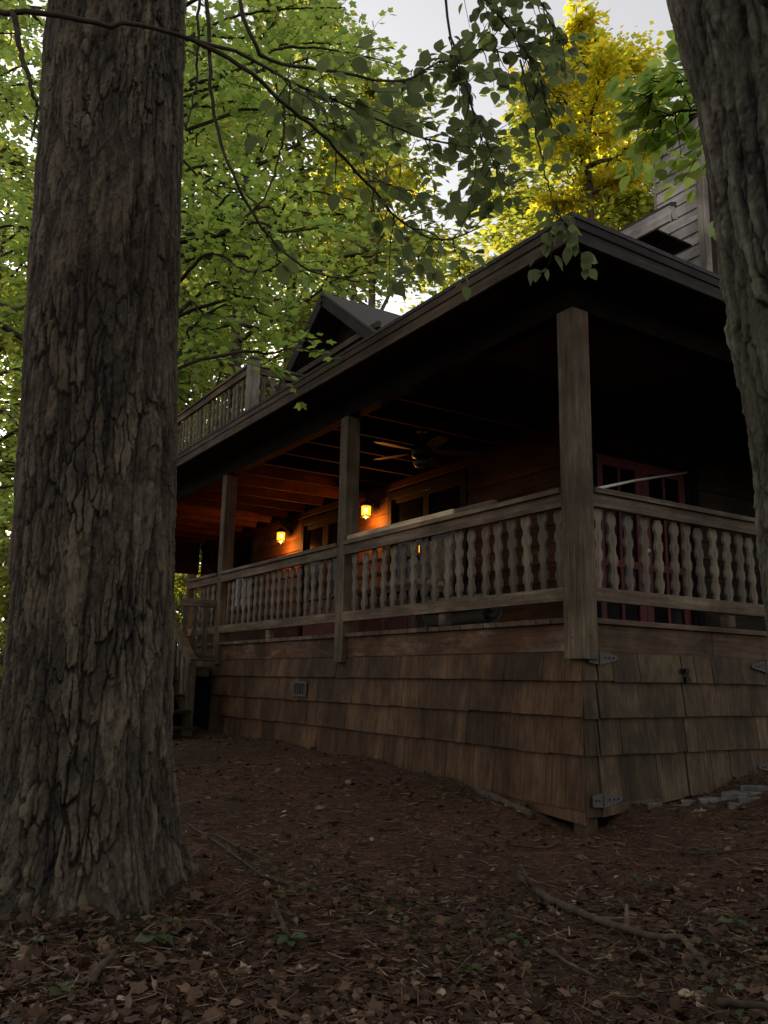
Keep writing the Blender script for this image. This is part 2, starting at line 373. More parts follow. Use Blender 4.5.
# ------------------------------------------------------------------ ground
GP = np.array([(0, 0, -1.37), (0, .7, -1.25), (0, 1.5, -1.14), (0, 2.8, -1.10), (0, 4.3, -1.10), (0, 6.4, -1.14), (.5, 0, -1.20), (1.93, 0, -1.05), (4, 0, -.92), (-.5, 5.7, -1.14),
               (-3, .2, -1.33), (-3.1, -.35, -1.36), (-2.45, .2, -1.33), (-2.6, -1.7, -1.43), (-1.1, -.7, -1.41), (-4, -4, -1.46), (2, -3, -1.36), (-6, 2, -1.46), (0, 15, -1.2), (-8, 10, -1.5),
               (10, -2, -1.1), (20, 20, -1.2), (-15, -10, -1.6), (-20, 25, -1.5), (-1.2, 3.5, -1.22), (-.35, -.35, -1.37), (.4, -1.0, -1.25), (1.5, -.8, -1.13)])
def gz(x, y):
    x = np.asarray(x, float); y = np.asarray(y, float)
    d2 = (x[..., None] - GP[:, 0]) ** 2 + (y[..., None] - GP[:, 1]) ** 2
    w = 1.0 / (d2 + 0.03) ** 1.6
    z = (w * GP[:, 2]).sum(-1) / w.sum(-1)
    near = np.exp(-((x + 1.5) ** 2 + y ** 2) / 150.0)
    return z + near * (0.05 * fbm2(x * 1.3, y * 1.3, 3, 4)) + (1 - near) * 0.5 * fbm2(x * 0.06, y * 0.06, 9, 3)
def gzf(x, y): return float(gz(np.array([x]), np.array([y]))[0])

def axis_coords(c, near, step, far):
    a = np.arange(-near, near + step / 2, step)
    b = [near]
    s = step
    while b[-1] < far: s *= 1.22; b.append(b[-1] + s)
    b = np.array(b[1:])
    return c + np.concatenate([-b[::-1], a, b])
gx = axis_coords(-1.0, 6.0, 0.075, 280.0); gy = axis_coords(1.0, 7.0, 0.075, 280.0)
XX, YY = np.meshgrid(gx, gy, indexing='ij')
ZZ = np.concatenate([gz(XX[i:i + 40], YY[i:i + 40]) for i in range(0, len(gx), 40)])
ni, nj = XX.shape
idx = np.arange(ni * nj).reshape(ni, nj)
FG = np.stack([idx[:-1, :-1], idx[1:, :-1], idx[1:, 1:], idx[:-1, 1:]], -1).reshape(-1, 4)
g = link('ground', big_mesh('ground', np.stack([XX, YY, ZZ], -1).reshape(-1, 3), FG, None, M['ground'], True))
tag(g, 'brown forest floor of soil and needle mulch', 'ground', kind='structure')

# ------------------------------------------------------------------ the cabin
cabin = empty('log_cabin', (0, 0, -1.27))
tag(cabin, 'dark brown wooden cabin with wrap-around railed porch', 'cabin')
LF = ((0, 0, 0), (0, 1, 0), (-1, 0, 0))
RF = ((0, 0, 0), (1, 0, 0), (0, -1, 0))
PY = [0.0, 3.05, 6.08, 9.2, 12.3]
YEND = 12.6; XEND = 9.0

# deck
b = MB()
for k in range(int(YEND / 0.14)):
    y0 = -0.03 + k * 0.14
    b.box(-0.03 + random.uniform(-.004, .004), 2.1 if y0 > 2.0 else XEND, y0, y0 + 0.134, -0.036, 0.0)
b.build('deck', M['deck'], cabin, 0.003)
for fr, L, m in ((LF, YEND, 'fascia'), (RF, XEND, 'fasciax')):
    b = MB(); a = 0.10
    for e in (3.0, 6.05, 9.1, L) if fr is LF else (1.35, 4.2, 7.0, L):
        b.fbox(fr, a, e - 0.004, -0.03, 0.0, -0.22, -0.037); a = e
    b.build('fascia_board', M[m], cabin, 0.004)

# shingled skirt: courses of single boards, each with its own tilt and length
def skirt(fr, L, rows, mat, seed, corner0):
    rnd = random.Random(seed); b = MB()
    for r, (zt, zb) in enumerate(rows):
        a = corner0
        while a < L:
            w = rnd.choice([.10, .14, .18, .22, .28, .34, .42]) * rnd.uniform(.9, 1.1)
            e = min(a + w, L)
            o, d, n = fr
            top, bot = 0.000 - .010, 0.016 + rnd.uniform(-.003, .005)
            dz = rnd.uniform(-.004, .004) if rnd.random() < .85 else rnd.uniform(-.012, .008)
            tl = rnd.uniform(-.002, .002)
            if r == len(rows) - 1:
                mx, my = o[0] + d[0] * (a + e) / 2, o[1] + d[1] * (a + e) / 2
                zbb = max(zb, gzf(mx - .03 * (fr is LF), my) - .03) if a > .9 else zb
            else: zbb = zb
            P = lambda aa, bb, z: (o[0] + d[0] * aa + n[0] * bb, o[1] + d[1] * aa + n[1] * bb, z)
            g2 = rnd.choice([.0006, .001, .0022, .003])
            b.hexa([P(a + g2, bot - .02, zbb + dz - tl), P(e - g2, bot - .02, zbb + dz + tl), P(e - g2, bot, zbb + dz + tl), P(a + g2, bot, zbb + dz - tl)],
                   [P(a + g2, top - .02, zt + .02), P(e - g2, top - .02, zt + .02), P(e - g2, top, zt + .02), P(a + g2, top, zt + .02)], rnd.random())
            a = e
    return b
rowsL = [(-.22, -.405), (-.405, -.635), (-.635, -.87), (-.87, -1.20)]
b = skirt(LF, YEND, rowsL, 'shingle', 3, 0.0)
for y0, y1, z0 in ((0.0, 1.3, -1.27), (1.3, 2.9, -1.24)):      # base board dipping to the corner
    b.hexa([(-.004, y0, z0 - .02), (-.004, y1, z0 + .07), (.018, y1, z0 + .07), (.018, y0, z0 - .02)],
           [(-.004, y0, z0 + .10), (-.004, y1, z0 + .2), (.018, y1, z0 + .2), (.018, y0, z0 + .10)])
b.build('shingle_skirt', M['shingle'], cabin)
b = skirt(RF, 0.125, rowsL[:3] + [(-.87, -1.24)], 'shinglex', 5, 0.0)
b.build('shingle_skirt', M['shinglex'], cabin)
skirt(RF, XEND, rowsL[:3] + [(-.87, -1.14)], 'shinglex', 8, 1.95).build('shingle_skirt', M['shinglex'], cabin)
def shift_frame(fr, out): o, d, n = fr; return ((o[0] + n[0] * out, o[1] + n[1] * out, o[2]), d, n)
def rows_door(seed, a0, a1):
    b = skirt(shift_frame(RF, 0.006), a1, rowsL[:3] + [(-.87, -1.16)], 'shinglex', seed, a0)
    return b
for a0, a1, sd in ((0.132, 0.975, 21), (0.985, 1.94, 22)):
    b = rows_door(sd, a0, a1)
    if a0 < .5: b.hexa([(a0, -.02, -1.245), (0.93, -.02, -1.17), (.93, .0, -1.17), (a0, .0, -1.245)], [(a0, -.014, -1.12), (.93, -.014, -1.08), (.93, .0, -1.08), (a0, .0, -1.12)])
    d = b.build('access_door', M['shinglex'], cabin)
    hinge_x = a0 if a0 < .5 else a1
    for z in (-.255, -1.14) if a0 < .5 else (-.27, -1.0):
        h = MB(); s = 1 if a0 < .5 else -1
        h.add([(hinge_x - s * .10, -.031, z + .035), (hinge_x - s * .10, -.031, z - .035), (hinge_x, -.034, z - .045), (hinge_x + s * .17, -.031, z - .012), (hinge_x + s * .17, -.031, z + .012), (hinge_x, -.034, z + .045)],
              [(0, 1, 2, 3, 4, 5)])
        h.tube([(hinge_x, -.034, z - .05), (hinge_x, -.034, z + .05)], .008, 8)
        for q in (-.07, -.04, .05, .09, .13): h.box(hinge_x + s * q - .005, hinge_x + s * q + .005, -.037, -.029, z - .005, z + .005, mi=1)
        h.build('hinge', [M['steel'], M['nail']], d)
    if a0 > .5:
        h = MB(); h.box(.935, 1.03, -.036, -.028, -.34, -.305); h.box(.96, .985, -.055, -.036, -.335, -.31)
        h.tube([(.965, -.052, -.33), (.96, -.055, -.37), (.985, -.055, -.37), (.98, -.052, -.33)], .005, 6); h.box(.95, .995, -.066, -.045, -.405, -.365)
        h.build('hasp', M['black'], d)
# dark backing and short corner stub under the skirt
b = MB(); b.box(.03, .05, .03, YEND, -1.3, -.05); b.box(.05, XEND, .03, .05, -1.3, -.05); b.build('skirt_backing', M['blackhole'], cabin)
b = MB(); b.box(.02, .13, .02, .13, -1.6, -1.0); b.build('corner_stub', M['shinglex'], cabin, .006)
# foundation vent
b = MB(); y0, y1, z0, z1 = 3.70, 3.98, -.60, -.45
for q in ((y0, y1, z0, z0 + .022), (y0, y1, z1 - .022, z1), (y0, y0 + .022, z0 + .022, z1 - .022), (y1 - .022, y1, z0 + .022, z1 - .022)): b.box(-.032, -.018, *q)
for k in range(6):
    yy = y0 + .045 + k * .038; b.box(-.028, -.020, yy, yy + .012, z0 + .022, z1 - .022)
b.box(-.019, -.017, y0 + .01, y1 - .01, z0 + .01, z1 - .01, mi=1)
b.build('foundation_vent', [M['steel'], M['blackhole']], cabin)

# porch posts
def post(x0, x1, y0, y1, z0=-.27, z1=2.13, bracket=False):
    b = MB(); b.box(x0, x1, y0, y1, z0, z1)
    b.box(x0 - .004, x0 + .004, (y0 + y1) / 2 - .006, (y0 + y1) / 2 + .006, -.14, -.128, mi=1)
    b.box((x0 + x1) / 2 - .006, (x0 + x1) / 2 + .006, y0 - .004, y0 + .004, -.13, -.118, mi=1)
    o = b.build('porch_post', [M['post'], M['nail']], cabin, .007)
    return o
cp = post(-.055, .10, -.055, .10)
b = MB(); b.box(.102, .135, -.02, .02, .86, 1.02); b.build('end_block', M['palewood'], cp, .004)
for y in PY[1:]: post(-.05, .095, y - .072, y + .072)
for x in (3.05, 6.1, 8.9): post(x - .072, x + .072, -.05, .095)

# railings with sawn balusters
def baluster_mesh():
    n = 41; H = .60; t = .022
    V = []; Fc = []
    for k in range(n):
        z = H * k / (n - 1)
        w = .0325 + .0088 * math.tanh(2.6 * math.sin(2 * math.pi * (z + .03) / .135))
        V += [(-w, -t / 2, z), (w, -t / 2, z), (w, t / 2, z), (-w, t / 2, z)]
    for k in range(n - 1):
        for j in range(4): Fc.append((k * 4 + j, k * 4 + (j + 1) % 4, k * 4 + 4 + (j + 1) % 4, k * 4 + 4 + j))
    Fc += [(3, 2, 1, 0), tuple((n - 1) * 4 + j for j in range(4))]
    me = []
    for i in range(6):
        m = bpy.data.meshes.new('baluster'); m.from_pydata(V, [], Fc); m.materials.append(M['baluster'])
        a = m.attributes.new('tone', 'FLOAT', 'FACE'); a.data.foreach_set('value', [[.2, .35, .5, .6, .75, .95][i]] * len(Fc)); m.update(); me.append(m)
    return me
BAL = baluster_mesh()
def railing(fr, a0, a1, mat, seed, z=0.0, spacing=.157, name='porch_railing', hi=.87, first=None, inset=0.0):
    rnd = random.Random(seed)
    fr = shift_frame(fr, -inset)
    o, d, n = fr; o = (o[0], o[1], z); fr = (o, d, n)
    b = MB()
    b.fbox(fr, a0, a1, -.075, .075, hi - .036, hi, .6)                       # cap
    b.fbox(fr, a0, a1, .012, .052, hi - .128, hi - .037, .45)                # hand rail board
    k = a0 + .08
    while k < a1:
        b.fbox(fr, k - .004, k + .004, .050, .0535, hi - .075, hi - .067, mi=1); k += spacing
    r = b.build(name, [M[mat], M['nail']], cabin, .005)
    b = MB(); b.fbox(fr, a0, a1, .012, .050, .108, .200, .5)
    k = a0 + .08
    while k < a1:
        b.fbox(fr, k - .0045, k + .0045, .048, .0515, .165, .174, mi=1); k += spacing
    b.build('bottom_rail', [M[mat], M['nail']], r, .005)
    if a1 - a0 > 2:
        b = MB(); m = (a0 + a1) / 2 + rnd.uniform(-.1, .1)
        b.fbox(fr, m - .045, m + .045, -.05, .03, 0.0, .107); b.build('support_block', M[mat], r, .012)
    k = a0 + .075 if first is None else first
    off = world_loc(r)
    while k < a1 - .03:
        q = bpy.data.objects.new('baluster', BAL[rnd.randrange(6)]); COL.objects.link(q); q.parent = r
        kk = k + rnd.uniform(-.008, .008)
        q.location = Vector((o[0] + d[0] * kk - n[0] * .004, o[1] + d[1] * kk - n[1] * .004, z + .155 + rnd.uniform(-.03, .01))) - off - Vector(r.location) + Vector(r.location)
        q.rotation_euler = (rnd.uniform(-.02, .02), rnd.uniform(-.025, .025), math.atan2(d[1], d[0]) + rnd.uniform(-.06, .06))
        k += spacing
    return r
railing(LF, .10, PY[1] - .072, 'rail', 1)
railing(LF, PY[1] + .072, PY[2] - .072, 'rail', 2)
railing(LF, PY[2] + .072, 7.15, 'rail', 3)
railing(LF, 9.272, 12.22, 'rail', 4)
railing(RF, .10, 2.978, 'railx', 5)
railing(RF, 3.122, 6.028, 'railx', 6)
post(-.05, .06, 7.15, 7.25, 0, .95)

# beams, joists, ceiling, soffit
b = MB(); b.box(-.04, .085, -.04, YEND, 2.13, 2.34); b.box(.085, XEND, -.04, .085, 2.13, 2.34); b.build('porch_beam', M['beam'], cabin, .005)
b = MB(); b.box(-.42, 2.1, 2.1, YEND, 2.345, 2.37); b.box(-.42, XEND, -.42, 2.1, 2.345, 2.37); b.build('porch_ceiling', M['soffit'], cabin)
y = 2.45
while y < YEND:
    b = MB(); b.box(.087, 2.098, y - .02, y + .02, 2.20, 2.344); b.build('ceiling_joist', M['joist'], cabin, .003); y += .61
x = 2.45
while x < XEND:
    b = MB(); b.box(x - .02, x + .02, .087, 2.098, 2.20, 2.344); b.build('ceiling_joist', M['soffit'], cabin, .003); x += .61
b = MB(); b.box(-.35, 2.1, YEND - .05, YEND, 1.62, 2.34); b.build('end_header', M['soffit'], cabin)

# house walls: lap boards with openings
def lapwall(name, fr, L0, L1, z0, z1, holes, mat, seed, exp=.2, parent=None):
    rnd = random.Random(seed); b = MB(); o, d, n = fr
    zc = z0
    while zc < z1 - .01:
        zt = min(zc + exp, z1)
        cuts = [(L0, L1)]
        for (h0, h1, hz0, hz1) in holes:
            if zt > hz0 + .01 and zc < hz1 - .01:
                cuts = [s for (c0, c1) in cuts for s in ((c0, min(c1, h0)), (max(c0, h1), c1)) if s[1] - s[0] > .01]
        for c0, c1 in cuts:
            a = c0
            while a < c1:
                e = min(c1, a + rnd.uniform(2.0, 3.5)); 
                if c1 - e < .4: e = c1
                P = lambda aa, bb, z: (o[0] + d[0] * aa + n[0] * bb, o[1] + d[1] * aa + n[1] * bb, z)
                b.hexa([P(a, -.03, zc), P(e - .003, -.03, zc), P(e - .003, .018, zc), P(a, .018, zc)], [P(a, -.03, zt - .002), P(e - .003, -.03, zt - .002), P(e - .003, .002, zt - .002), P(a, .002, zt - .002)], rnd.random())
                a = e
        zc = zt
    return b.build(name, M[mat], parent or cabin)
WL = ((2.1, 0, 0), (0, 1, 0), (-1, 0, 0)); WR = ((0, 2.1, 0), (1, 0, 0), (0, -1, 0))
holesL = [(3.84, 5.42, .8, 2.0), (6.55, 7.95, .0, 2.0), (9.9, 11.6, .8, 2.0)]
holesR = [(2.42, 3.93, .0, 2.0), (6.0, 7.5, .8, 2.0)]
lapwall('wall', WL, 2.1, 12.4, 0, 2.36, holesL, 'siding', 31)
lapwall('wall', WR, 2.13, XEND, 0, 2.36, holesR, 'sidingx', 32)
b = MB(); b.box(2.14, XEND, 12.3, 12.39, 0, 2.6); b.box(XEND - .1, XEND, 2.14, 12.29, 0, 2.6); b.build('wall', M['sidingx'], cabin)
b = MB(); b.fbox(WL, 2.1, 12.4, .019, .045, 2.10, 2.198); b.build('wall_trim', M['joist'], cabin, .004)
def opening(name, fr, a0, a1, z0, z1, mframe, cols, parts_rail=None, fw=.09):
    b = MB()
    b.fbox(fr, a0 - .06, a0 + .03, .0, .034, z0, z1 + .07); b.fbox(fr, a1 - .03, a1 + .06, .0, .034, z0, z1 + .07)
    b.fbox(fr, a0 + .03, a1 - .03, .0, .034, z1 - .03, z1 + .07)
    if z0 > .3: b.fbox(fr, a0 - .06, a1 + .06, .0, .05, z0 - .06, z0)
    o = b.build(name, M['darktrim'], cabin, .003)
    w = (a1 - a0 - .06) / cols
    for c in range(cols):
        s0 = a0 + .03 + c * w; s1 = s0 + w
        lo = z0 + (.22 if parts_rail else .05)
        b = MB()
        b.fbox(fr, s0 + .003, s0 + fw, -.04, .006, z0 + .01, z1 - .03); b.fbox(fr, s1 - fw, s1 - .003, -.04, .006, z0 + .01, z1 - .03)
        b.fbox(fr, s0 + fw, s1 - fw, -.04, .006, z1 - .03 - fw, z1 - .03); b.fbox(fr, s0 + fw, s1 - fw, -.04, .006, z0 + .01, lo)
        if parts_rail: b.fbox(fr, s0 + fw, s1 - fw, -.04, .006, .78, .86); b.fbox(fr, (s0 + s1) / 2 - .02, (s0 + s1) / 2 + .02, -.04, .004, lo, .78); b.fbox(fr, (s0 + s1) / 2 - .02, (s0 + s1) / 2 + .02, -.04, .004, .86, z1 - .03 - fw)
        b.build('sash', M[mframe], o, .003)
        b = MB(); b.fbox(fr, s0 + fw - .01, s1 - fw + .01, -.025, -.018, lo - .01, z1 - .03 - fw + .01); b.build('pane', M['glass'], o)
    return o
opening('window', WL, *holesL[0], 'darktrim', 2, fw=.06)
opening('sliding_door', WL, *holesL[1], 'darktrim', 2, fw=.08)
opening('window', WL, *holesL[2], 'darktrim', 2, fw=.06)
fd = opening('french_door', WR, *holesR[0], 'reddoor', 2, True, fw=.11)
b = MB(); b.tube([(3.12, 2.09, .98), (3.12, 2.03, .98)], [.012, .012], 8); b.lathe([(.001, -.03), (.022, -.02), (.03, 0), (.022, .02), (.001, .03)], 10, (3.12, 2.01, .98)); b.build('door_knob', M['white'], fd)
opening('window', WR, *holesR[1], 'darktrim', 2, fw=.06)
b = MB(); b.fbox(WR, 3.99, 4.09, .019, .045, 0, 2.2); b.build('wall_trim', M['darktrim'], cabin, .004)

# porch roof
T = np.array
b = MB()
E0, E1, E2 = (-.45, -.45), (-.45, YEND + .2), (XEND + .2, -.45)
def slab(b, pts, th, tone=None, mi=0):
    n = len(pts); V = [tuple(p) for p in pts] + [(p[0], p[1], p[2] - th) for p in pts]
    b.add(V, [tuple(range(n)), tuple(range(2 * n - 1, n - 1, -1))] + [(i, i + n, (i + 1) % n + n, (i + 1) % n) for i in range(n)], tone, mi)
slab(b, [(-.47, -.47, 2.505), (2.9, 2.9, 3.05), (2.9, YEND + .2, 3.05), (-.47, YEND + .2, 2.505)], .03)
slab(b, [(-.47, -.47, 2.505), (XEND + .2, -.47, 2.505), (XEND + .2, 2.9, 3.05), (2.9, 2.9, 3.05)], .03)
pr = b.build('porch_roof', M['roof'], cabin)
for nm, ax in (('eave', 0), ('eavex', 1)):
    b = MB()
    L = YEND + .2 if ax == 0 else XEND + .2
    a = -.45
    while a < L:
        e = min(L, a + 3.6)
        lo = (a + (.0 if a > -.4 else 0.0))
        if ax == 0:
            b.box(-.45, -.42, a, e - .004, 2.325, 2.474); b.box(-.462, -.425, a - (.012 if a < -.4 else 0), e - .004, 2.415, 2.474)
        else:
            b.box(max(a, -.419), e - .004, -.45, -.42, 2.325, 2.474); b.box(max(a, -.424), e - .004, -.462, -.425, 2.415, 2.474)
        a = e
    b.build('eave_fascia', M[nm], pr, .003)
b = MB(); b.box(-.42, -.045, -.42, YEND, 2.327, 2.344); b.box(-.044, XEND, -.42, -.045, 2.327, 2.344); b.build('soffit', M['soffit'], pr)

# upper storey: wall, low main roof, gabled dormer, chimney chase, roof balcony
lapwall('upper_wall', ((2.9, 0, 0), (0, 1, 0), (-1, 0, 0)), 1.9, 7.6, 2.6, 4.1, [], 'sidingx', 33)
b = MB(); b.box(2.9, 8.8, 1.92, 2.0, 2.6, 4.4); b.build('upper_wall', M['sidingx'], cabin)
b = MB()
slab(b, [(2.33, .90, 4.235), (2.42, .90, 4.269), (2.42, 1.62, 4.269), (3.05, 1.62, 4.50), (6.0, 1.62, 5.6), (6.0, 7.5, 5.6), (2.33, 7.5, 4.235)], .05)
slab(b, [(6.0, 1.62, 5.6), (9.4, 1.62, 4.3), (9.4, 7.5, 4.3), (6.0, 7.5, 5.6)], .05)
mr = b.build('main_roof', M['roof'], cabin)
b = MB(); b.box(2.30, 2.33, .90, 5.0, 4.02, 4.185); b.bar((2.332, .915, 4.12), (2.41, .915, 4.15), .03, .14); b.build('eave_fascia', M['clapboard'], mr, .003)
b = MB(); b.box(2.33, 2.9, 1.1, 5.0, 4.03, 4.05); b.build('soffit', M['soffit'], mr)
# dormer (gable end facing the porch side)
AY, AZ, SL = 6.62, 5.33, .76
b = MB()
for sgn in (-1, 1):
    ye = AY + sgn * 1.75; ze = AZ - 1.75 * SL
    slab(b, [(1.55, AY, AZ), (5.6, AY, AZ), (5.6, ye, ze), (1.55, ye, ze)] if sgn > 0 else [(1.55, AY, AZ), (1.55, ye, ze), (5.6, ye, ze), (5.6, AY, AZ)], .05)
gr = b.build('dormer_roof', M['greyroof'], cabin)
for sgn in (-1, 1):
    b = MB(); b.bar((1.57, AY, AZ - .13), (1.57, AY + sgn * 1.75, AZ - .13 - 1.75 * SL), .04, .15); b.build('rake_board', M['eavex'], gr, .003)
b = MB()
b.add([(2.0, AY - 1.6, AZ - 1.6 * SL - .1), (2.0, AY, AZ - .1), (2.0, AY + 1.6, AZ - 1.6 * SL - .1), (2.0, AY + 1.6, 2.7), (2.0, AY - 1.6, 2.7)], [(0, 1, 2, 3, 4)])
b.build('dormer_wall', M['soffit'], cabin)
b = MB(); b.box(1.6, 1.66, 5.1, 8.1, 4.24, 4.33); b.box(1.6, 1.66, 5.1, 8.1, 4.10, 4.17); b.build('dormer_sill', M['eave'], cabin, .004)
# chimney chase
ch0, ch1 = .98, 1.58
c = lapwall('chimney_chase', ((3.0, 0, 0), (0, 1, 0), (-1, 0, 0)), ch0 + .09, ch1, 2.6, 5.52, [], 'clapboard', 41, exp=.135)
b = MB(); b.box(2.97, 3.06, ch0, ch0 + .088, 2.6, 5.54); b.box(2.985, 3.03, ch1 + .002, ch1 + .03, 2.6, 5.54); b.build('corner_trim', M['greytrim'], c, .004)
b = MB(); b.box(3.031, 3.9, ch0 + .01, ch1, 2.6, 5.5); b.build('chase_core', M['sidingx'], c)
b = MB(); b.box(2.9, 4.0, ch0 - .1, ch1 + .1, 5.541, 5.60); b.build('chase_cap', M['roof'], c)
# balcony
BZ = 2.74
b = MB(); b.box(.10, 2.0, 5.75, YEND, BZ - .06, BZ); b.box(.10, .14, 5.75, YEND, BZ - .2, BZ - .06); b.build('balcony_deck', M['deck'], cabin)
b = MB(); b.box(.10, .235, 5.78, 5.915, BZ - .2, 3.665); b.box(.085, .25, 5.765, 5.93, 3.666, 3.70); b.build('balcony_post', M['greytrim'], cabin, .006)
b = MB(); b.box(.12, .21, 9.3, 9.39, BZ, 3.62); b.build('balcony_post', M['greytrim'], cabin, .006)
railing(((.16, 0, 0), (0, 1, 0), (-1, 0, 0)), 5.92, 9.3, 'rail', 11, z=BZ, name='balcony_railing', spacing=.15)
railing(((.16, 0, 0), (0, 1, 0), (-1, 0, 0)), 9.39, 12.5, 'rail', 12, z=BZ, name='balcony_railing', spacing=.15)
railing(((0, 5.85, 0), (1, 0, 0), (0, -1, 0)), .24, 2.0, 'railx', 13, z=BZ, name='balcony_railing', spacing=.15)

# ------------------------------------------------------------------ steps beside the porch
st = empty('porch_steps', (-.7, 6.4, -1.13)); tag(st, 'wooden steps with slanted handrail climbing to the far side of the porch', 'steps')
b = MB(); b.box(-1.55, -.065, 6.12, 8.6, -.34, -.30); b.box(-.6, -.1, 6.10, 6.118, -.42, -.30); b.build('landing', M['railx'], st, .004)
b = MB(); b.box(-1.5, -.05, 6.16, 6.2, -1.2, -.345); b.box(-1.5, -1.46, 6.2, 8.6, -1.2, -.345); b.build('landing_shade_sheet', M['blackhole'], st)  # near-black sheets put in as the shade under the landing
for k in range(4):
    b = MB(); b.box(-1.5, -.56, 5.92 - .26 * k, 6.18 - .26 * k + .02, -.49 - .17 * k, -.455 - .17 * k); b.build('tread', M['soffit'], st, .004)  # dark wood colour carries the tree's shade on the treads
for x in (-.50, -1.52):
    b = MB(); b.bar((x, 6.65, .42), (x, 5.60, -.24), .09, .04, .4); b.bar((x - .02, 6.63, .36), (x - .02, 5.62, -.29), .035, .08, .5); b.build('handrail', M['post'], st, .004)
    b = MB(); b.bar((x, 6.5, -.32), (x, 5.66, -.92), .04, .1); b.build('stair_rail', M['post'], st, .004)
    for k in range(6):
        yy = 5.80 + k * .15; zz = -.17 + (yy - 5.62) * .633
        b = MB(); b.box(x - .012, x + .012, yy - .035, yy + .035, zz - .72, zz - .05); b.build('stair_baluster', M['baluster'], st)
    b = MB(); b.box(x - .05, x + .05, 5.62, 5.72, -1.3, -.27); b.build('newel_post', M['post'], st, .006)
    b = MB(); b.box(x - .05, x + .05, 6.62, 6.72, -.3, .60); b.build('newel_post', M['post'], st, .006)
b = MB(); b.box(-.52, -.056, 6.13, 6.20, .43, .52); b.build('landing_rail', M['railx'], st, .005)
b = MB(); b.box(-.50, -.056, 6.14, 6.18, -.22, -.14); b.build('landing_rail', M['railx'], st, .005)
for x in (-.43, -.30, -.17):
    q = bpy.data.objects.new('baluster', BAL[0]); COL.objects.link(q); q.parent = st; q.location = Vector((x, 6.165, -.17)) - Vector(st.location)

# ------------------------------------------------------------------ lanterns
def lantern(loc, label):
    t = empty('wall_lantern', loc); tag(t, label, 'lantern', 'lit wall lanterns on the cabin wall')
    X, Y, Z = loc
    b = MB(); b.lathe([(.001, 0), (.055, 0), (.06, .006), (.05, .014), (.001, .016)], 16)
    b.v = [(X - p[2] + .003, Y + p[0], Z + p[1] + .06) for p in b.v]; b.build('back_plate', M['black'], t)
    b = MB(); b.tube([(X - .01, Y, Z + .06), (X - .05, Y, Z + .11), (X - .10, Y, Z + .165), (X - .15, Y, Z + .175), (X - .17, Y, Z + .15), (X - .17, Y, Z + .115)], .008, 8); b.build('arm', M['black'], t, smooth=True)
    cx = (X - .17, Y, Z)
    b = MB(); b.lathe([(.012, .125), (.022, .115), (.05, .10), (.085, .075), (.095, .055), (.09, .05), (.001, .05)], 18, cx)
    b.lathe([(.001, -.125), (.014, -.12), (.02, -.112), (.07, -.10), (.078, -.092), (.078, -.086), (.001, -.086)], 18, cx)
    for k in range(6):
        th = k * math.pi / 3; b.tube([(cx[0] + .078 * math.cos(th), Y + .078 * math.sin(th), Z - .09), (cx[0] + .08 * math.cos(th), Y + .08 * math.sin(th), Z + .055)], .0045, 6)
    b.build('cage', M['black'], t)
    b = MB(); b.lathe([(.064, -.085), (.07, -.05), (.07, .02), (.064, .049)], 20, cx); b.f = b.f[:-2]; b.t = b.t[:-2]; b.mi = b.mi[:-2]; b.build('glass_shade', M['lampglass'], t, smooth=True)
    b = MB(); b.lathe([(.001, -.05), (.022, -.035), (.03, -.01), (.022, .015), (.012, .03), (.001, .034)], 12, cx); b.build('bulb', M['bulb'], t, smooth=True)
    l = bpy.data.lights.new('lantern_light', 'POINT'); l.energy = LAMP_W; l.color = (1.0, .30, .035); l.shadow_soft_size = .03
    lo = bpy.data.objects.new('lantern_light', l); COL.objects.link(lo); lo.parent = t; lo.location = (-.17, 0, -.155)
    return t
LAMP_W = 22.0
lantern((2.08, 8.40, 1.86), 'lit amber lantern hanging on the wall left of the middle porch post')
lantern((2.08, 5.78, 1.87), 'lit amber lantern on the wall just right of the middle porch post')

# ceiling fan
fan = empty('ceiling_fan', (1.0, 3.2, 2.34)); tag(fan, 'dark ceiling fan with reddish blades under the porch ceiling', 'ceiling fan')
FX, FY = 1.0, 3.2
b = MB(); b.lathe([(.06, 2.20), (.06, 2.345)], 16, (FX, FY, 0)); b.lathe([(.012, 2.06), (.012, 2.20)], 10, (FX, FY, 0)); b.build('downrod', M['black'], fan)
b = MB(); b.lathe([(.05, 1.90), (.10, 1.92), (.11, 1.98), (.10, 2.04), (.05, 2.07)], 18, (FX, FY, 0)); b.build('motor', M['black'], fan, smooth=True)
b = MB(); b.lathe([(.02, 1.80), (.07, 1.82), (.095, 1.86), (.06, 1.895)], 16, (FX, FY, 0)); b.build('light_bowl', M['brass'], fan, smooth=True)
for k in range(5):
    th = math.radians(72 * k + 40); c, s = math.cos(th), math.sin(th); b = MB()
    def fp(r, w, z): return (FX + c * r - s * w, FY + s * r + c * w, z)
    V = []; rr = [.12, .2, .3, .5, .58, .62]; ww = [.02, .05, .065, .07, .06, .03]
    for r_, w_ in zip(rr, ww): V += [fp(r_, -w_, 1.985), fp(r_, w_, 1.965), fp(r_, w_, 1.971), fp(r_, -w_, 1.991)]
    Fc = [(i * 4 + j, i * 4 + (j + 1) % 4, i * 4 + 4 + (j + 1) % 4, i * 4 + 4 + j) for i in range(5) for j in range(4)] + [(3, 2, 1, 0), (20, 21, 22, 23)]
    b.add(V, Fc); b.build('blade', M['fanblade'], fan)

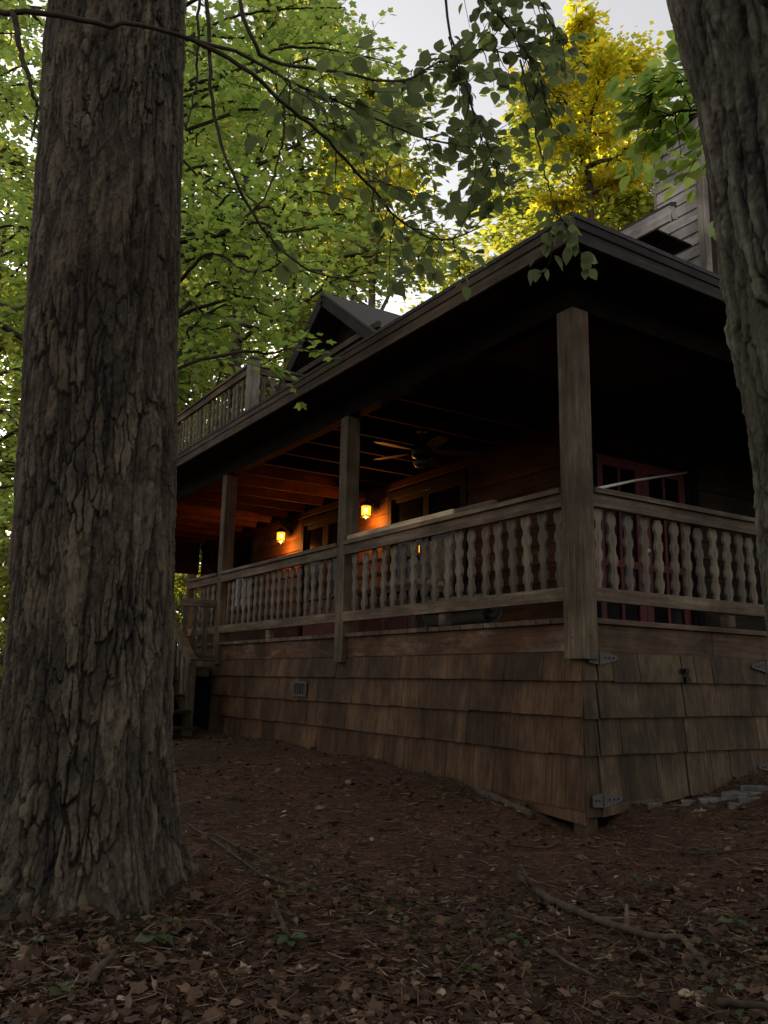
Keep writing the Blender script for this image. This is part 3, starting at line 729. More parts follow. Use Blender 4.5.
# things lying on and behind the railing
b = MB(); b.bar((-.060, 2.90, .893), (-.052, 1.28, .893), .028, .044); tag(b.build('pale_batten', M['palewood'], None, .004), 'long pale batten lying on the left porch rail cap', 'batten')
b = MB(); b.bar((-.012, 2.4, .899), (-.012, 1.75, .899), .05, .055); tag(b.build('grey_plank', M['greytrim'], None, .004), 'short grey plank lying on the rail cap beside the pale batten', 'plank')
b = MB(); b.bar((-.05, 1.25, .889), (-.045, .78, .889), .04, .036); tag(b.build('dark_slat', M['eave'], None, .004), 'dark slat lying on the rail cap toward the corner post', 'slat')
b = MB(); b.tube([(.20, .035, .885), (1.8, 1.02, 1.37), (3.90, 2.075, 1.965)], [.011, .011, .011], 10); b.tube([(3.87, 2.06, 1.957), (3.915, 2.078, 1.969)], .014, 10)
tag(b.build('white_pole', M['white'], None, smooth=True), 'long white pole leaning from the right porch rail to the house wall', 'pole')
b = MB(); b.box(.35, .95, 3.35, 4.55, .02, .42); b.box(.32, .98, 3.32, 4.58, .42, .46)
for q in (3.5, 4.4): b.box(.4, .9, q - .04, q + .04, 0, .02)
tag(b.build('storage_box', M['redbox'], None, .01), 'faded red storage box on the porch floor behind the left railing', 'storage box')
rm = MB(); th_ = np.linspace(0, 5 * math.pi, 60)
V = []; r_ = .03 + .007 * th_
for yy in (1.25, 2.05):
    for a_, rr_ in zip(th_, r_): V.append((.30 + rr_ * math.cos(a_), yy, .145 + rr_ * math.sin(a_)))
rm.add(V, [(i, i + 1, i + 61, i + 60) for i in range(59)]); tag(rm.build('rolled_mat', M['mat'], None, smooth=True), 'sage green rolled mat on the porch floor behind the bottom rail', 'mat')
# chair with tan cushion behind the rail near the middle post
chair = empty('porch_chair', (.62, 2.75, 0)); tag(chair, 'wooden porch chair with tan cushion behind the left railing', 'chair')
b = MB(); b.box(.4, .85, 2.5, 3.0, .40, .44); b.build('seat', M['deck'], chair, .004)
b = MB(); b.box(.42, .83, 2.52, 2.98, .441, .52); b.build('cushion', M['cushion'], chair, .03)
b = MB(); b.box(.84, .88, 2.5, 3.0, .5, .95); b.build('backrest', M['deck'], chair, .004)
for xx, yy, zz in ((.40, 2.5, .4), (.40, 2.95, .4), (.83, 2.5, .5), (.83, 2.95, .5)):
    b = MB(); b.box(xx, xx + .05, yy, yy + .05, 0, zz - .001); b.build('leg', M['deck'], chair, .004)

# added table and glowing jars, standing in for lamp glints in the window
tb = empty('glint_table')
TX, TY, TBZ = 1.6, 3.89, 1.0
tb.location = (TX, TY, 0); tag(tb, 'small dark table added to hold two glint jars behind the railing', 'table')
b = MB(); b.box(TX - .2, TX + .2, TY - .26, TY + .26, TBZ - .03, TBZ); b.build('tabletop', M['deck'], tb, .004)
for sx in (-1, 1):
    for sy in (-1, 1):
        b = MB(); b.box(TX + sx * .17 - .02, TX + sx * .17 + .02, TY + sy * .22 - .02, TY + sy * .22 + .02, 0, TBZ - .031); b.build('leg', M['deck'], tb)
for dy, h, lb in ((.13, .13, 'taller glowing jar added for the lamp glints behind the rail'), (-.13, .09, 'shorter glowing jar added for the lamp glints behind the rail')):
    cj = empty('glint_jar', (TX, TY + dy, TBZ)); tag(cj, lb, 'candle', 'jars added for lamp glints')
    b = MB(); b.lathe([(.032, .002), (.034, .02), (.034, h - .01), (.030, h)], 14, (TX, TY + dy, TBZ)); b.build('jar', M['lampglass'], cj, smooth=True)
    b = MB(); b.lathe([(.001, h * .4), (.012, h * .5), (.008, h * .7), (.001, h * .85)], 8, (TX, TY + dy, TBZ)); b.build('glint_core', M['bulb'], cj, smooth=True)

# ------------------------------------------------------------------ bark trunks
def bark_trunk(name, path, radii, heights, seg, rows_v, cw, chh, amp, seed, mat, flare=None, lobes=(5, .25)):
    """path(h)->centre, radii(h); plates from a jittered, stretched cell pattern carved into real relief"""
    th = np.linspace(0, 2 * math.pi, seg, endpoint=False)
    h = rows_v
    TH, H = np.meshgrid(th, h)
    C = path(h); r0 = radii(h)
    rref = float(np.median(r0))
    nc = max(6, int(round(2 * math.pi * rref / cw)))
    wu = fbm_cyl(TH, rref, H, 6.0, 2.2, seed, 4) * .9 + fbm_cyl(TH, rref, H, 30.0, 14.0, seed + 3, 3) * .38
    wv = fbm_cyl(TH, rref, H, 16.0, 4.0, seed + 40, 4) * .7 + fbm_cyl(TH, rref, H, 55.0, 30.0, seed + 43, 2) * .22
    def cells(nn, hh, sd_, kw):
        uu = TH / (2 * math.pi) * nn + wu * kw; vv = H / hh + wv * kw + 40
        iu, iv = np.floor(uu), np.floor(vv)
        F1 = np.full(TH.shape, 9.0); F2 = F1.copy(); ID = np.zeros(TH.shape); DV = np.zeros(TH.shape)
        for du in (-1, 0, 1):
            for dv in (-1, 0, 1):
                cu, cv = iu + du, iv + dv
                cm = np.mod(cu, nn)
                ju = cu + .1 + .8 * hsh(cm, cv, seed=sd_); jv = cv + .0 + 1.0 * hsh(cm, cv, seed=sd_ + 1)
                d = np.abs(uu - ju) * .9 + np.abs(vv - jv) * .55 + .3 * np.sqrt((uu - ju) ** 2 + (vv - jv) ** 2)
                cl = d < F1
                F2 = np.where(cl, F1, np.minimum(F2, d)); F1 = np.where(cl, d, F1)
                ID = np.where(cl, hsh(cm, cv, seed=sd_ + 2), ID); DV = np.where(cl, vv - jv, DV)
        return F2 - F1, ID, DV
    e, ID, DV = cells(nc, chh, seed, 1.0)
    e2, ID2, DV2 = cells(int(nc * 1.7), chh * .42, seed + 20, 1.3)
    rough = fbm_cyl(TH, rref, H, 42.0, 18.0, seed + 9, 4)
    streak = fbm_cyl(TH, rref, H, 34.0, 3.0, seed + 13, 3)
    deepw = .10 + .16 * np.clip(.5 + 1.6 * fbm_cyl(TH, rref, H, 3.0, 1.0, seed + 31, 3), 0, 1)
    pl = np.clip((e + .05 * rough) / deepw, 0, 1); pl = pl * pl * (3 - 2 * pl)
    pl2 = np.clip((e2 + .06 * rough) / .10, 0, 1)
    msk = np.clip(.55 + 2.2 * fbm_cyl(TH, rref, H, 4.0, 3.0, seed + 91, 3), .12, 1.0)
    pl = 1 - (1 - pl) * msk
    gn = fbm_cyl(TH, rref, H, 10.0, .75, seed + 95, 4) + .10 * rough
    gro = np.clip((.075 - np.abs(gn)) / .075, 0, 1)
    rel = -.5 * gro + pl * (.40 + .34 * ID) + .10 * pl * (-DV) + (.10 * pl2 + .15 * ID2 - .08 * DV2) * (.25 + .75 * pl) + .20 * rough + .20 * streak
    fl = fbm_cyl(TH, rref, H, 15.0, 5.5, seed + 61, 4) * 7.0 + .6 * ID
    ff = fl - np.floor(fl); terr = np.floor(fl) + np.clip((ff - .80) / .20, 0, 1)
    terr = np.clip(terr * .075, -.25, .3)
    grit = fbm_cyl(TH, rref, H, 120.0, 70.0, seed + 67, 2)
    rel = rel + terr * (.4 + .6 * pl) + .16 * grit + .18 * fbm_cyl(TH, rref, H, 75.0, 9.0, seed + 71, 2)
    big = fbm_cyl(TH, rref, H, 2.2, .7, seed + 70, 3)
    scale_h = 1.0 if flare is None else 1 + .5 * np.exp(-(H - h[0]) / .5)
    rr = r0[:, None] * (1 + .05 * big) + amp * scale_h * (rel - .6)
    if flare is not None:
        fb, fl, fa = flare
        lob = 1 + lobes[1] * np.cos(lobes[0] * TH + 1.0) + .5 * lobes[1] * np.cos((lobes[0] * 2 + 1) * TH + 2.2)
        rr = rr + fa * np.exp(-(H - fb) / fl) * np.clip(lob, .2, 2)
    X = C[:, 0][:, None] + rr * np.cos(TH); Y = C[:, 1][:, None] + rr * np.sin(TH); Z = C[:, 2][:, None] + 0 * TH
    n, m = TH.shape
    idx = np.arange(n * m).reshape(n, m)
    nx = np.roll(idx, -1, 1)
    Fa = np.stack([idx[:-1], nx[:-1], nx[1:], idx[1:]], -1).reshape(-1, 4)
    return big_mesh(name, np.stack([X, Y, Z], -1).reshape(-1, 3), Fa, None, mat, True, np.clip(rel, 0, 1.2).ravel() * .8)

# big tree on the left
B0 = at(82, 880, 3.95); T0 = at(117, 0, 3.95)
ax = (T0 - B0) / (T0[2] - B0[2])
zb = gzf(B0[0], B0[1])
hv = np.concatenate([np.arange(zb - .25, 3.3, .0036), np.arange(3.35, 16, .12)])
big_tree = empty('large_tree', (float(B0[0]), float(B0[1]), zb)); tag(big_tree, 'large tree with deeply furrowed brown trunk beside the steps', 'tree')
me = bark_trunk('trunk', lambda h: B0[None, :] + ax[None, :] * (h[:, None] - B0[2]), lambda h: np.where(h < 3.4, .362 - .003 * (h - zb), np.maximum(.05, .35 - .024 * (h - 3.4))),
                None, 560, hv, .042, .22, .022, 5, M['bark_pine'], flare=(zb, .24, .085), lobes=(5, .5))
o = link('trunk', me, big_tree)
# leaning tree on the right
r_t = .24
edge = [(667, 0), (695, 100), (714, 200), (730, 300), (748, 400), (764, 480), (774, 600), (786, 700), (806, 800), (830, 900)]
dr = 2.02
Pz = np.array([at(u + 845.5 * r_t / 2.05, v, dr) for u, v in edge])[::-1]
zr = gzf(Pz[0][0], Pz[0][1])
def rpath(h):
    top = Pz[-1] + (Pz[-1] - Pz[-3]) / (Pz[-1] - Pz[-3])[2] * (12 - Pz[-1][2])
    bot = Pz[0] + np.array([.02, -.02, -.6])
    Q = np.vstack([bot, Pz, top])
    return np.stack([np.interp(h, Q[:, 2], Q[:, k]) for k in range(3)], -1)
right_tree = empty('leaning_tree', (float(Pz[0][0]), float(Pz[0][1]), zr)); tag(right_tree, 'leaning grey-green barked tree trunk close by on the right', 'tree')
hv2 = np.concatenate([np.arange(zr - .2, 1.45, .0036), np.arange(1.5, 12, .1)])
me = bark_trunk('trunk', rpath, lambda h: np.where(h < 1.5, r_t, np.maximum(.04, r_t - .02 * (h - 1.5))), None, 420, hv2, .050, .30, .026, 15, M['bark_grey'], flare=(zr, .15, .04))
link('trunk', me, right_tree)

# ------------------------------------------------------------------ leaves
def frames(D, N):
    D = D / (np.linalg.norm(D, axis=1)[:, None] + 1e-9)
    S = np.cross(N, D); S /= np.linalg.norm(S, axis=1)[:, None] + 1e-9
    N = np.cross(D, S)
    return D, S, N
def scatter(tmplV, tmplF, P, D, N, L):
    D, S, N = frames(D, N)
    tv = np.asarray(tmplV, float)
    V = P[:, None, :] + L[:, None, None] * (tv[None, :, 0, None] * D[:, None, :] + tv[None, :, 1, None] * S[:, None, :] + tv[None, :, 2, None] * N[:, None, :])
    k = len(tv); n = len(P)
    Fa = (np.asarray(tmplF)[None] + (np.arange(n) * k)[:, None, None]).reshape(-1, len(tmplF[0]))
    return V.reshape(-1, 3), Fa
RH_V = [(0, 0, 0), (.45, .30, .05), (1, 0, -.06), (.45, -.30, .05)]; RH_F = [(0, 1, 2, 3)]
def oval(n=6, w=.36):
    ts = np.linspace(0, 1, n); V = []
    for t in ts:
        ww = w * (math.sin(math.pi * min(1, t ** .8)) ** .75) * (1 if t < .6 else 1 - .35 * (t - .6) / .4)
        if t == 0 or t == 1: ww = .006
        z = -.22 * t * t
        V += [(t, ww, z + .18 * ww), (t, 0, z), (t, -ww, z + .18 * ww)]
    Fc = []
    for k in range(n - 1): Fc += [(k * 3, k * 3 + 3, k * 3 + 4, k * 3 + 1), (k * 3 + 1, k * 3 + 4, k * 3 + 5, k * 3 + 2)]
    return V, Fc
OV_V, OV_F = oval()
# five-lobed leaf as quads round the midpoint
def lobed():
    ang = [180, 135, 105, 70, 42, 18, 0, -18, -42, -70, -105, -135]
    rad = [.28, .38, .30, .58, .34, .50, .62, .50, .34, .58, .30, .38]
    V = [(.38, 0, .03)]
    for a, r in zip(ang, rad): V.append((.38 + r * math.cos(math.radians(a)), r * math.sin(math.radians(a)), -.10 * r))
    n = len(ang); Fc = [(0, 1 + k, 1 + (k + 1) % n, 1 + (k + 2) % n) for k in range(0, n, 2)]
    return V, Fc
LB_V, LB_F = lobed()
def leaf_mesh(name, kind, P, D, N, L, mat, rng, tone=None):
    V0, F0 = {'rh': (RH_V, RH_F), 'oval': (OV_V, OV_F), 'lobed': (LB_V, LB_F)}[kind]
    V, Fa = scatter(V0, F0, P, D, N, L)
    t = rng.random(len(P)) if tone is None else tone
    return big_mesh(name, V, Fa, np.repeat(t, len(F0)), mat)

def tree_parts(seed, H, base, Rr, nl, lpc, leaf, kind, sub=7, lean=.3, top=.95, r0=None, up=(.15, .9), flat=.5, wid=.30, profile=None):
    """trunk+limbs tubes and leaf clouds hung on sub-branches; base at the origin"""
    rng = np.random.default_rng(seed); wd = MB()
    r0 = r0 or H * .011 + .03
    n = 9; hs = np.linspace(0, H * .97, n)
    off = np.cumsum(rng.normal(0, lean * .12, (n, 2)), 0); off[0] = 0
    tr = np.column_stack([off, hs])
    wd.tube(tr, r0 * (1 - .88 * (hs / H) ** .9), 9, .5)
    P = []; D = []; N = []
    az = rng.random() * 6.28
    for k in range(nl):
        f = (k + .5) / nl; h = base + (H * top - base) * f
        az += 2.4 + rng.normal(0, .3)
        pr = profile(f) if profile else (math.sin(math.pi * min(1, (.12 + .88 * f))) ** .6)
        L = Rr * pr * rng.uniform(.75, 1.15)
        el = rng.uniform(*up)
        c = np.array([np.interp(h, hs, tr[:, 0]), np.interp(h, hs, tr[:, 1]), h])
        d = np.array([math.cos(az) * math.cos(el), math.sin(az) * math.cos(el), math.sin(el)])
        q = np.linspace(0, 1, 6); pts = c + L * q[:, None] * d + np.column_stack([0 * q, 0 * q, -.22 * L * q * q]) + rng.normal(0, .05 * L, (6, 3)) * q[:, None]
        wd.tube(pts, np.maximum(.008, r0 * .34 * (1 - f * .5) * (1 - .9 * q)), 6, .5)
        for s in range(sub):
            u = rng.uniform(.3, 1.0); a0 = np.array([np.interp(u, q, pts[:, i]) for i in range(3)])
            dd = d + rng.normal(0, .75, 3); dd[2] = dd[2] * .45 + .05; dd /= np.linalg.norm(dd)
            Ls = L * rng.uniform(.22, .45) * (1.2 - .4 * u)
            a1 = a0 + dd * Ls + np.array([0, 0, -.12 * Ls])
            wd.tube([a0, (a0 + a1) / 2 + rng.normal(0, .04 * Ls, 3), a1], [r0 * .09 + .004, r0 * .06 + .003, .003], 4, .5, cap=False)
            m = int(lpc * rng.uniform(.6, 1.4))
            t = rng.uniform(.15, 1.08, m)
            p = a0 + (a1 - a0) * t[:, None] + rng.normal(0, 1, (m, 3)) * np.array([wid, wid, wid * flat]) * max(.5, Ls)
            out = p - a0 + rng.normal(0, .3, (m, 3)); out[:, 2] = out[:, 2] * .5 - .25 * np.linalg.norm(out, axis=1)
            P.append(p); D.append(out); N.append(np.array([0, 0, 1.0]) + rng.normal(0, .55, (m, 3)))
    P = np.vstack(P); D = np.vstack(D); N = np.vstack(N)
    L = leaf * rng.uniform(.7, 1.3, len(P))
    return wd, P, D, N, L, rng

def mb_mesh(b, name, mat):
    me = bpy.data.meshes.new(name); me.from_pydata(b.v, [], b.f); me.materials.append(mat)
    a = me.attributes.new('tone', 'FLOAT', 'FACE'); a.data.foreach_set('value', b.t)
    me.polygons.foreach_set('use_smooth', [True] * len(b.f)); me.update(); return me

PROTO = {}
def proto(key, barkm, leafm, **kw):
    wd, P, D, N, L, rng = tree_parts(**kw)
    PROTO[key] = (mb_mesh(wd, 'trunk', M[barkm]), leaf_mesh('crown', kw['kind'], P, D, N, L, M[leafm], rng))
def tree(key, xyz, rz, s, label, name='forest_tree', group='trees standing beyond the cabin', leafm=None):
    t = empty(name, xyz); tag(t, label, 'tree', group)
    t.rotation_euler = (0, 0, rz); t.scale = (s, s, s)
    for nm, me in zip(('trunk', 'crown'), PROTO[key]):
        o = bpy.data.objects.new(nm, me); COL.objects.link(o); o.parent = t
        if leafm and nm == 'crown':
            o.data = me.copy(); o.data.materials[0] = M[leafm]
    return t
def gpos(px, d):
    p = at(px, 600, d); return (float(p[0]), float(p[1]), gzf(p[0], p[1]) - .05)

proto('broad', 'bark_far', 'leaf_green', seed=101, H=17, base=3.0, Rr=4.6, nl=26, lpc=46, leaf=.19, kind='rh', sub=9)
proto('tall', 'bark_far', 'leaf_green', seed=102, H=21, base=6.0, Rr=4.0, nl=26, lpc=44, leaf=.19, kind='rh', sub=9)
proto('gold', 'bark_far', 'leaf_gold', seed=103, H=20, base=13.8, Rr=2.3, nl=18, lpc=85, leaf=.19, kind='rh', sub=9, up=(.4, 1.1))
proto('lime', 'bark_far', 'leaf_yellow', seed=104, H=16, base=3.0, Rr=4.2, nl=26, lpc=85, leaf=.19, kind='rh', sub=9)
proto('pale', 'bark_pale', 'leaf_yellow', seed=105, H=17, base=5.5, Rr=3.4, nl=20, lpc=34, leaf=.19, kind='rh', sub=7, up=(.5, 1.1))
proto('shrub', 'bark_far', 'leaf_yellow', seed=106, H=3.2, base=.3, Rr=1.7, nl=20, lpc=36, leaf=.13, kind='rh', sub=6, r0=.03)

tree('gold', gpos(598, 21), .4, .97, 'golden lit tree rising above the porch roof corner')
tree('lime', gpos(600, 26), 2.6, 1.35, 'lime green tree directly below and behind the golden crown')
tree('lime', gpos(655, 29), 1.9, 1.5, 'yellow-green tree behind the clapboard chimney')
tree('lime', gpos(545, 33), 4.0, 1.25, 'yellow-green tree low over the roof edge, left of the golden tree')
tree('pale', gpos(372, 19), 2.2, .95, 'thin pale-trunked tree with sparse leaves above the dormer')
tree('gold', gpos(345, 29), 3.0, 1.12, 'tall tree with yellow top behind the pale-trunked tree')
tree('tall', gpos(285, 21), 1.0, 1.0, 'tall green tree behind the dormer gable')
tree('broad', gpos(225, 17), 2.0, 1.0, 'broad green tree behind the upper balcony')
tree('tall', gpos(165, 24), 2.7, 1.05, 'tall green tree behind the large trunk, beyond the balcony')
tree('lime', gpos(190, 33), .9, 1.3, 'yellow-green tree far behind the balcony railing')
tree('broad', gpos(20, 16), 5.0, 1.05, 'broad green tree just left of the large trunk')
tree('lime', gpos(-40, 25), 1.2, 1.15, 'yellow-green tree at the left edge of the clearing')
tree('tall', gpos(60, 30), 3.9, 1.1, 'tall green tree deep in the woods behind the large trunk')
tree('broad', gpos(120, 38), .2, 1.25, 'broad tree farthest back behind the large trunk')
tree('tall', gpos(-130, 22), 4.4, 1.05, 'tall green tree outside the left edge of the woods')
tree('broad', gpos(-90, 34), 2.4, 1.2, 'broad tree far back at the left of the woods')
tree('broad', gpos(760, 34), 1.4, 1.0, 'broad green tree behind the leaning trunk')
tree('tall', gpos(-10, 38), 5.4, 1.2, 'tall green tree farthest back at the left edge')
tree('broad', gpos(250, 30), 3.1, 1.2, 'broad tree far behind the dormer and balcony')
tree('broad', gpos(40, 50), 1.1, 1.4, 'very distant broad tree low behind the large trunk')
for k, (px, d, s) in enumerate([(175, 19, 1.0), (200, 24, 1.1), (10, 13, .9), (-20, 17, 1.1), (150, 27, 1.2), (40, 21, 1.0)]):
    tree('shrub', gpos(px, d), k * 1.3, s, ['leafy shrub in the gap below the far end of the porch', 'yellow-green shrub behind the far porch end', 'low shrub left of the large trunk', 'shrub at the left edge of the picture',
         'shrub far behind the large trunk', 'shrub between the far trees on the left'][k], 'understory_shrub', 'shrubs beyond the porch')

# mid-distance maple with layered sprays (trunk behind the big trunk)
def spray_tree(name, label, base, trunk_top, limbs, leafm, kind, leaf, seed, dens, r0=.05, barkm='twig', group=None, droop=.15, spread=.75, twl=(.35, .8)):
    """trunk plus explicit limb polylines (world points); twigs and two-ranked leaves grow along each limb"""
    rng = np.random.default_rng(seed); wd = MB()
    t = empty(name, tuple(map(float, base))); tag(t, label, 'tree', group)
    q = np.linspace(0, 1, 10)[:, None]
    tp = base + (trunk_top - base) * q + np.column_stack([np.sin(q * 5) * .05, np.cos(q * 4) * .05 - .05, 0 * q])
    wd.tube(tp, r0 * (1 - .7 * q[:, 0]), 10, .5)
    P = []; D = []; N = []
    for (pts, rad, start, dn) in limbs:
        pts = np.array(pts, float)
        m = 30; s = np.linspace(0, len(pts) - 1, m)
        # smooth (Catmull-Rom) through the points
        ext = np.vstack([2 * pts[0] - pts[1], pts, 2 * pts[-1] - pts[-2]])
        sm = []
        for x in s:
            i = min(int(x), len(pts) - 2); f = x - i; a, b_, c, d = ext[i], ext[i + 1], ext[i + 2], ext[i + 3]
            sm.append(.5 * ((2 * b_) + (-a + c) * f + (2 * a - 5 * b_ + 4 * c - d) * f * f + (-a + 3 * b_ - 3 * c + d) * f ** 3))
        sm = np.array(sm) + rng.normal(0, .0035, (m, 3))
        wd.tube(sm, rad * (1 - .82 * np.linspace(0, 1, m)) + .0022, 7, .5)
        L = np.linalg.norm(np.diff(sm, axis=0), axis=1).sum()
        nt = int(L * dens * dn)
        for k in range(nt):
            u = start + (1 - start) * (k + rng.random()) / nt
            i = min(m - 2, int(u * (m - 1))); a0 = sm[i]; dl = sm[i + 1] - sm[i]; dl /= np.linalg.norm(dl) + 1e-9
            sd = np.cross(dl, [0, 0, 1.0]); sd /= np.linalg.norm(sd) + 1e-9
            dd = dl * rng.uniform(.2, 1.0) + sd * rng.choice([-1, 1]) * rng.uniform(.3, 1) * spread + np.array([0, 0, rng.normal(0, .35)]); dd /= np.linalg.norm(dd)
            Lt = rng.uniform(*twl); nn = max(4, int(Lt / (leaf * .55)))
            x = np.linspace(0, 1, nn)[:, None]
            tw = a0 + dd * Lt * x + np.array([0, 0, -1.0]) * droop * Lt * x * x + rng.normal(0, .006, (nn, 3))
            wd.tube(tw, .0032 * (1 - .75 * x[:, 0]) + .0006, 4, .5, cap=False)
            s2 = np.cross(dd, [0, 0, 1.0]); s2 /= np.linalg.norm(s2) + 1e-9
            for j in range(1, nn):
                sg = 1 if j % 2 else -1
                D.append(dd * .7 + s2 * sg * .8 + np.array([0, 0, -.12]) + rng.normal(0, .25, 3)); P.append(tw[j]); N.append(np.array([0, 0, 1.0]) + rng.normal(0, .38, 3))
            D.append(dd + rng.normal(0, .15, 3) - np.array([0, 0, .2])); P.append(tw[-1]); N.append(np.array([0, 0, 1.0]) + rng.normal(0, .3, 3))
    o = link('trunk', mb_mesh(wd, 'trunk', M[barkm]), t)
    P, D, N = np.array(P), np.array(D), np.array(N)
    # petiole: start the blade slightly off the twig
    Dn = D / np.linalg.norm(D, axis=1)[:, None]
    Lf = leaf * rng.uniform(.65, 1.2, len(P))
    o = link('crown', leaf_mesh('crown', kind, P + Dn * .02, D, N, Lf, M[leafm], rng), t)
    return t

A = at
# near branches in front of everything: trunk stands left of the frame
nb = A(-190, 700, 2.75); nb[2] = gzf(nb[0], nb[1]) - .05
ntop = A(-190, -250, 2.75)
limbs = [
    ([A(-190, 40, 2.75), A(-60, 4, 2.75), A(12, 12, 2.78), (A(60, 16, 2.8)), A(105, 25, 2.85), A(140, 23, 2.9), A(188, 38, 2.95), A(243, 55, 3.1), A(290, 82, 3.3), A(350, 107, 3.6), A(437, 142, 4.0), A(500, 150, 4.3)], .011, .72, 1.0),
    ([A(188, 38, 2.95), A(243, 66, 3.05), A(284, 104, 3.2), A(322, 135, 3.4), A(360, 175, 3.6), A(399, 219, 3.9), A(440, 240, 4.2), A(485, 225, 4.4)], .008, .5, .9),
    ([A(205, -40, 3.0), A(209, 40, 3.0), A(213, 110, 3.05), A(235, 180, 3.1), A(273, 241, 3.3), A(311, 271, 3.5), A(360, 282, 3.8)], .007, .55, .10),
    ([A(225, -60, 3.1), A(251, 38, 3.2), A(273, 60, 3.3), A(328, 71, 3.6), A(399, 82, 3.9), A(437, 63, 4.1), A(480, 50, 4.3), A(540, 60, 4.6)], .008, .6, 1.2),
    ([A(12, 12, 2.78), A(23, 58, 2.8), A(31, 88, 2.82), A(38, 110, 2.85), A(30, 140, 2.86)], .010, .9, .0),
    ([A(284, 104, 3.2), A(283, 140, 3.25), A(268, 190, 3.3), A(240, 225, 3.35)], .004, .5, .12),
    ([A(200, -60, 3.0), A(198, 30, 3.05), A(195, 90, 3.1), A(186, 128, 3.1)], .005, .8, .0),
    ([A(430, -80, 4.2), A(470, -20, 4.2), A(510, 30, 4.2), A(535, 65, 4.2), A(545, 95, 4.2)], .007, .15, 2.2),
    ([A(400, -90, 4.4), A(480, -40, 4.4), A(535, -5, 4.3), A(565, 45, 4.3)], .007, .2, 1.5),
    ([A(440, -40, 4.0), A(452, 40, 4.0), A(470, 100, 4.0), A(490, 150, 4.1), A(500, 185, 4.2)], .006, .2, 1.6),
    ([A(520, 60, 4.3), A(540, 150, 4.3), A(551, 195, 4.3), A(562, 222, 4.3)], .004, .75, .9),
]
spray_tree('understory_tree', 'slender tree whose drooping dark-leaved branches cross in front of the large trunk', nb, ntop, limbs, 'leaf_near', 'oval', .088, 201, 9.0, r0=.06, droop=.15, twl=(.12, .38))
# mid-distance green maple filling the upper left
rng = np.random.default_rng(55)
def fan_limbs(trunk_px, trunk_d, targets, rng, rad=.02):
    out = []
    for (px, py, d) in targets:
        s = A(trunk_px, py + rng.uniform(-10, 90), trunk_d); e = A(px, py, d)
        q = np.linspace(0, 1, 5)[:, None]
        out.append((s + (e - s) * q + rng.normal(0, .10, (5, 3)) * np.sin(q * 3.14) + np.array([0, 0, .25]) * np.sin(q * 3.14), rad, .2, 1.0))
    return out
mb_ = A(150, 700, 7.6); mb_[2] = gzf(mb_[0], mb_[1]) - .05
tg = [(rng.uniform(190, 400), rng.uniform(-40, 240), rng.uniform(6.2, 9.5)) for _ in range(15)] + [(rng.uniform(190, 320), rng.uniform(180, 300), rng.uniform(6.4, 8.6)) for _ in range(9)] + [(292, 322, 7.6), (300, 345, 7.2), (215, 330, 7.8), (250, 310, 8.2)]
tg = [t_ for t_ in tg if not (t_[1] > 250 and t_[0] > 330 - .0 * t_[1])]
spray_tree('maple_tree', 'bright green maple spreading its leaf layers over the balcony', mb_, A(150, -300, 7.6), fan_limbs(150, 7.6, tg, rng), 'leaf_mid', 'lobed', .098, 202, 7.5, r0=.07, droop=.12, twl=(.25, .6))
mb2 = A(-70, 700, 8.5); mb2[2] = gzf(mb2[0], mb2[1]) - .05
tg2 = [(rng.uniform(-60, 130), rng.uniform(-60, 520), rng.uniform(7.0, 11)) for _ in range(15)]
spray_tree('maple_tree', 'bright green maple left of the large trunk', mb2, A(-70, -300, 8.5), fan_limbs(-70, 8.5, tg2, rng), 'leaf_mid', 'lobed', .10, 203, 6.0, r0=.07, droop=.2, twl=(.4, .9))
# leafy branches of the sapling beside the leaning trunk
sb = A(860, 800, 3.6); sb[2] = gzf(sb[0], sb[1]) - .05
lm = [([A(860, 120, 3.6), A(760, 100, 3.6), A(700, 82, 3.6), A(665, 84, 3.6), A(645, 100, 3.6)], .008, .4, 1.7), ([A(860, 150, 3.6), A(770, 135, 3.6), A(710, 112, 3.6), A(675, 112, 3.6), A(655, 125, 3.7)], .008, .4, 1.6),
      ([A(860, 100, 3.6), A(770, 62, 3.6), A(715, 62, 3.6), A(685, 70, 3.6)], .007, .5, 1.6), ([A(860, 190, 3.9), A(780, 170, 3.9), A(730, 150, 3.8), A(705, 145, 3.8)], .006, .5, 1.0)]
spray_tree('sapling', 'leafy sapling with broad green leaves behind the leaning trunk', sb, A(860, -100, 3.6), lm, 'leaf_mid', 'oval', .088, 204, 12.0, r0=.04, droop=.25, twl=(.12, .28))
# small shrub between chimney and leaning trunk, on the slope behind
tree('shrub', (6.2, -.2, 1.4 - 1.6), 1.0, 1.25, 'green shrub showing between the chimney and the leaning trunk', 'understory_shrub', 'shrubs beyond the porch')

# high crowns of the two near trunks
def high_crown(parent, top, seed, Rr, H, leafm):
    wd, P, D, N, L, rg = tree_parts(seed=seed, H=H, base=.5, Rr=Rr, nl=16, lpc=26, leaf=.17, kind='rh', sub=8, r0=.12)
    o = link('limbs', mb_mesh(wd, 'limbs', M['bark_far']), parent); o.location = Vector(top) - Vector(parent.location)
    o = link('crown', leaf_mesh('crown', 'rh', P, D, N, L, M[leafm], rg), parent); o.location = Vector(top) - Vector(parent.location)
high_crown(big_tree, tuple(B0 + ax * (11.0 - B0[2])), 301, 4.5, 8, 'leaf_green')
tp = rpath(np.array([9.0]))[0]
high_crown(right_tree, tuple(tp), 302, 2.4, 7, 'leaf_green')

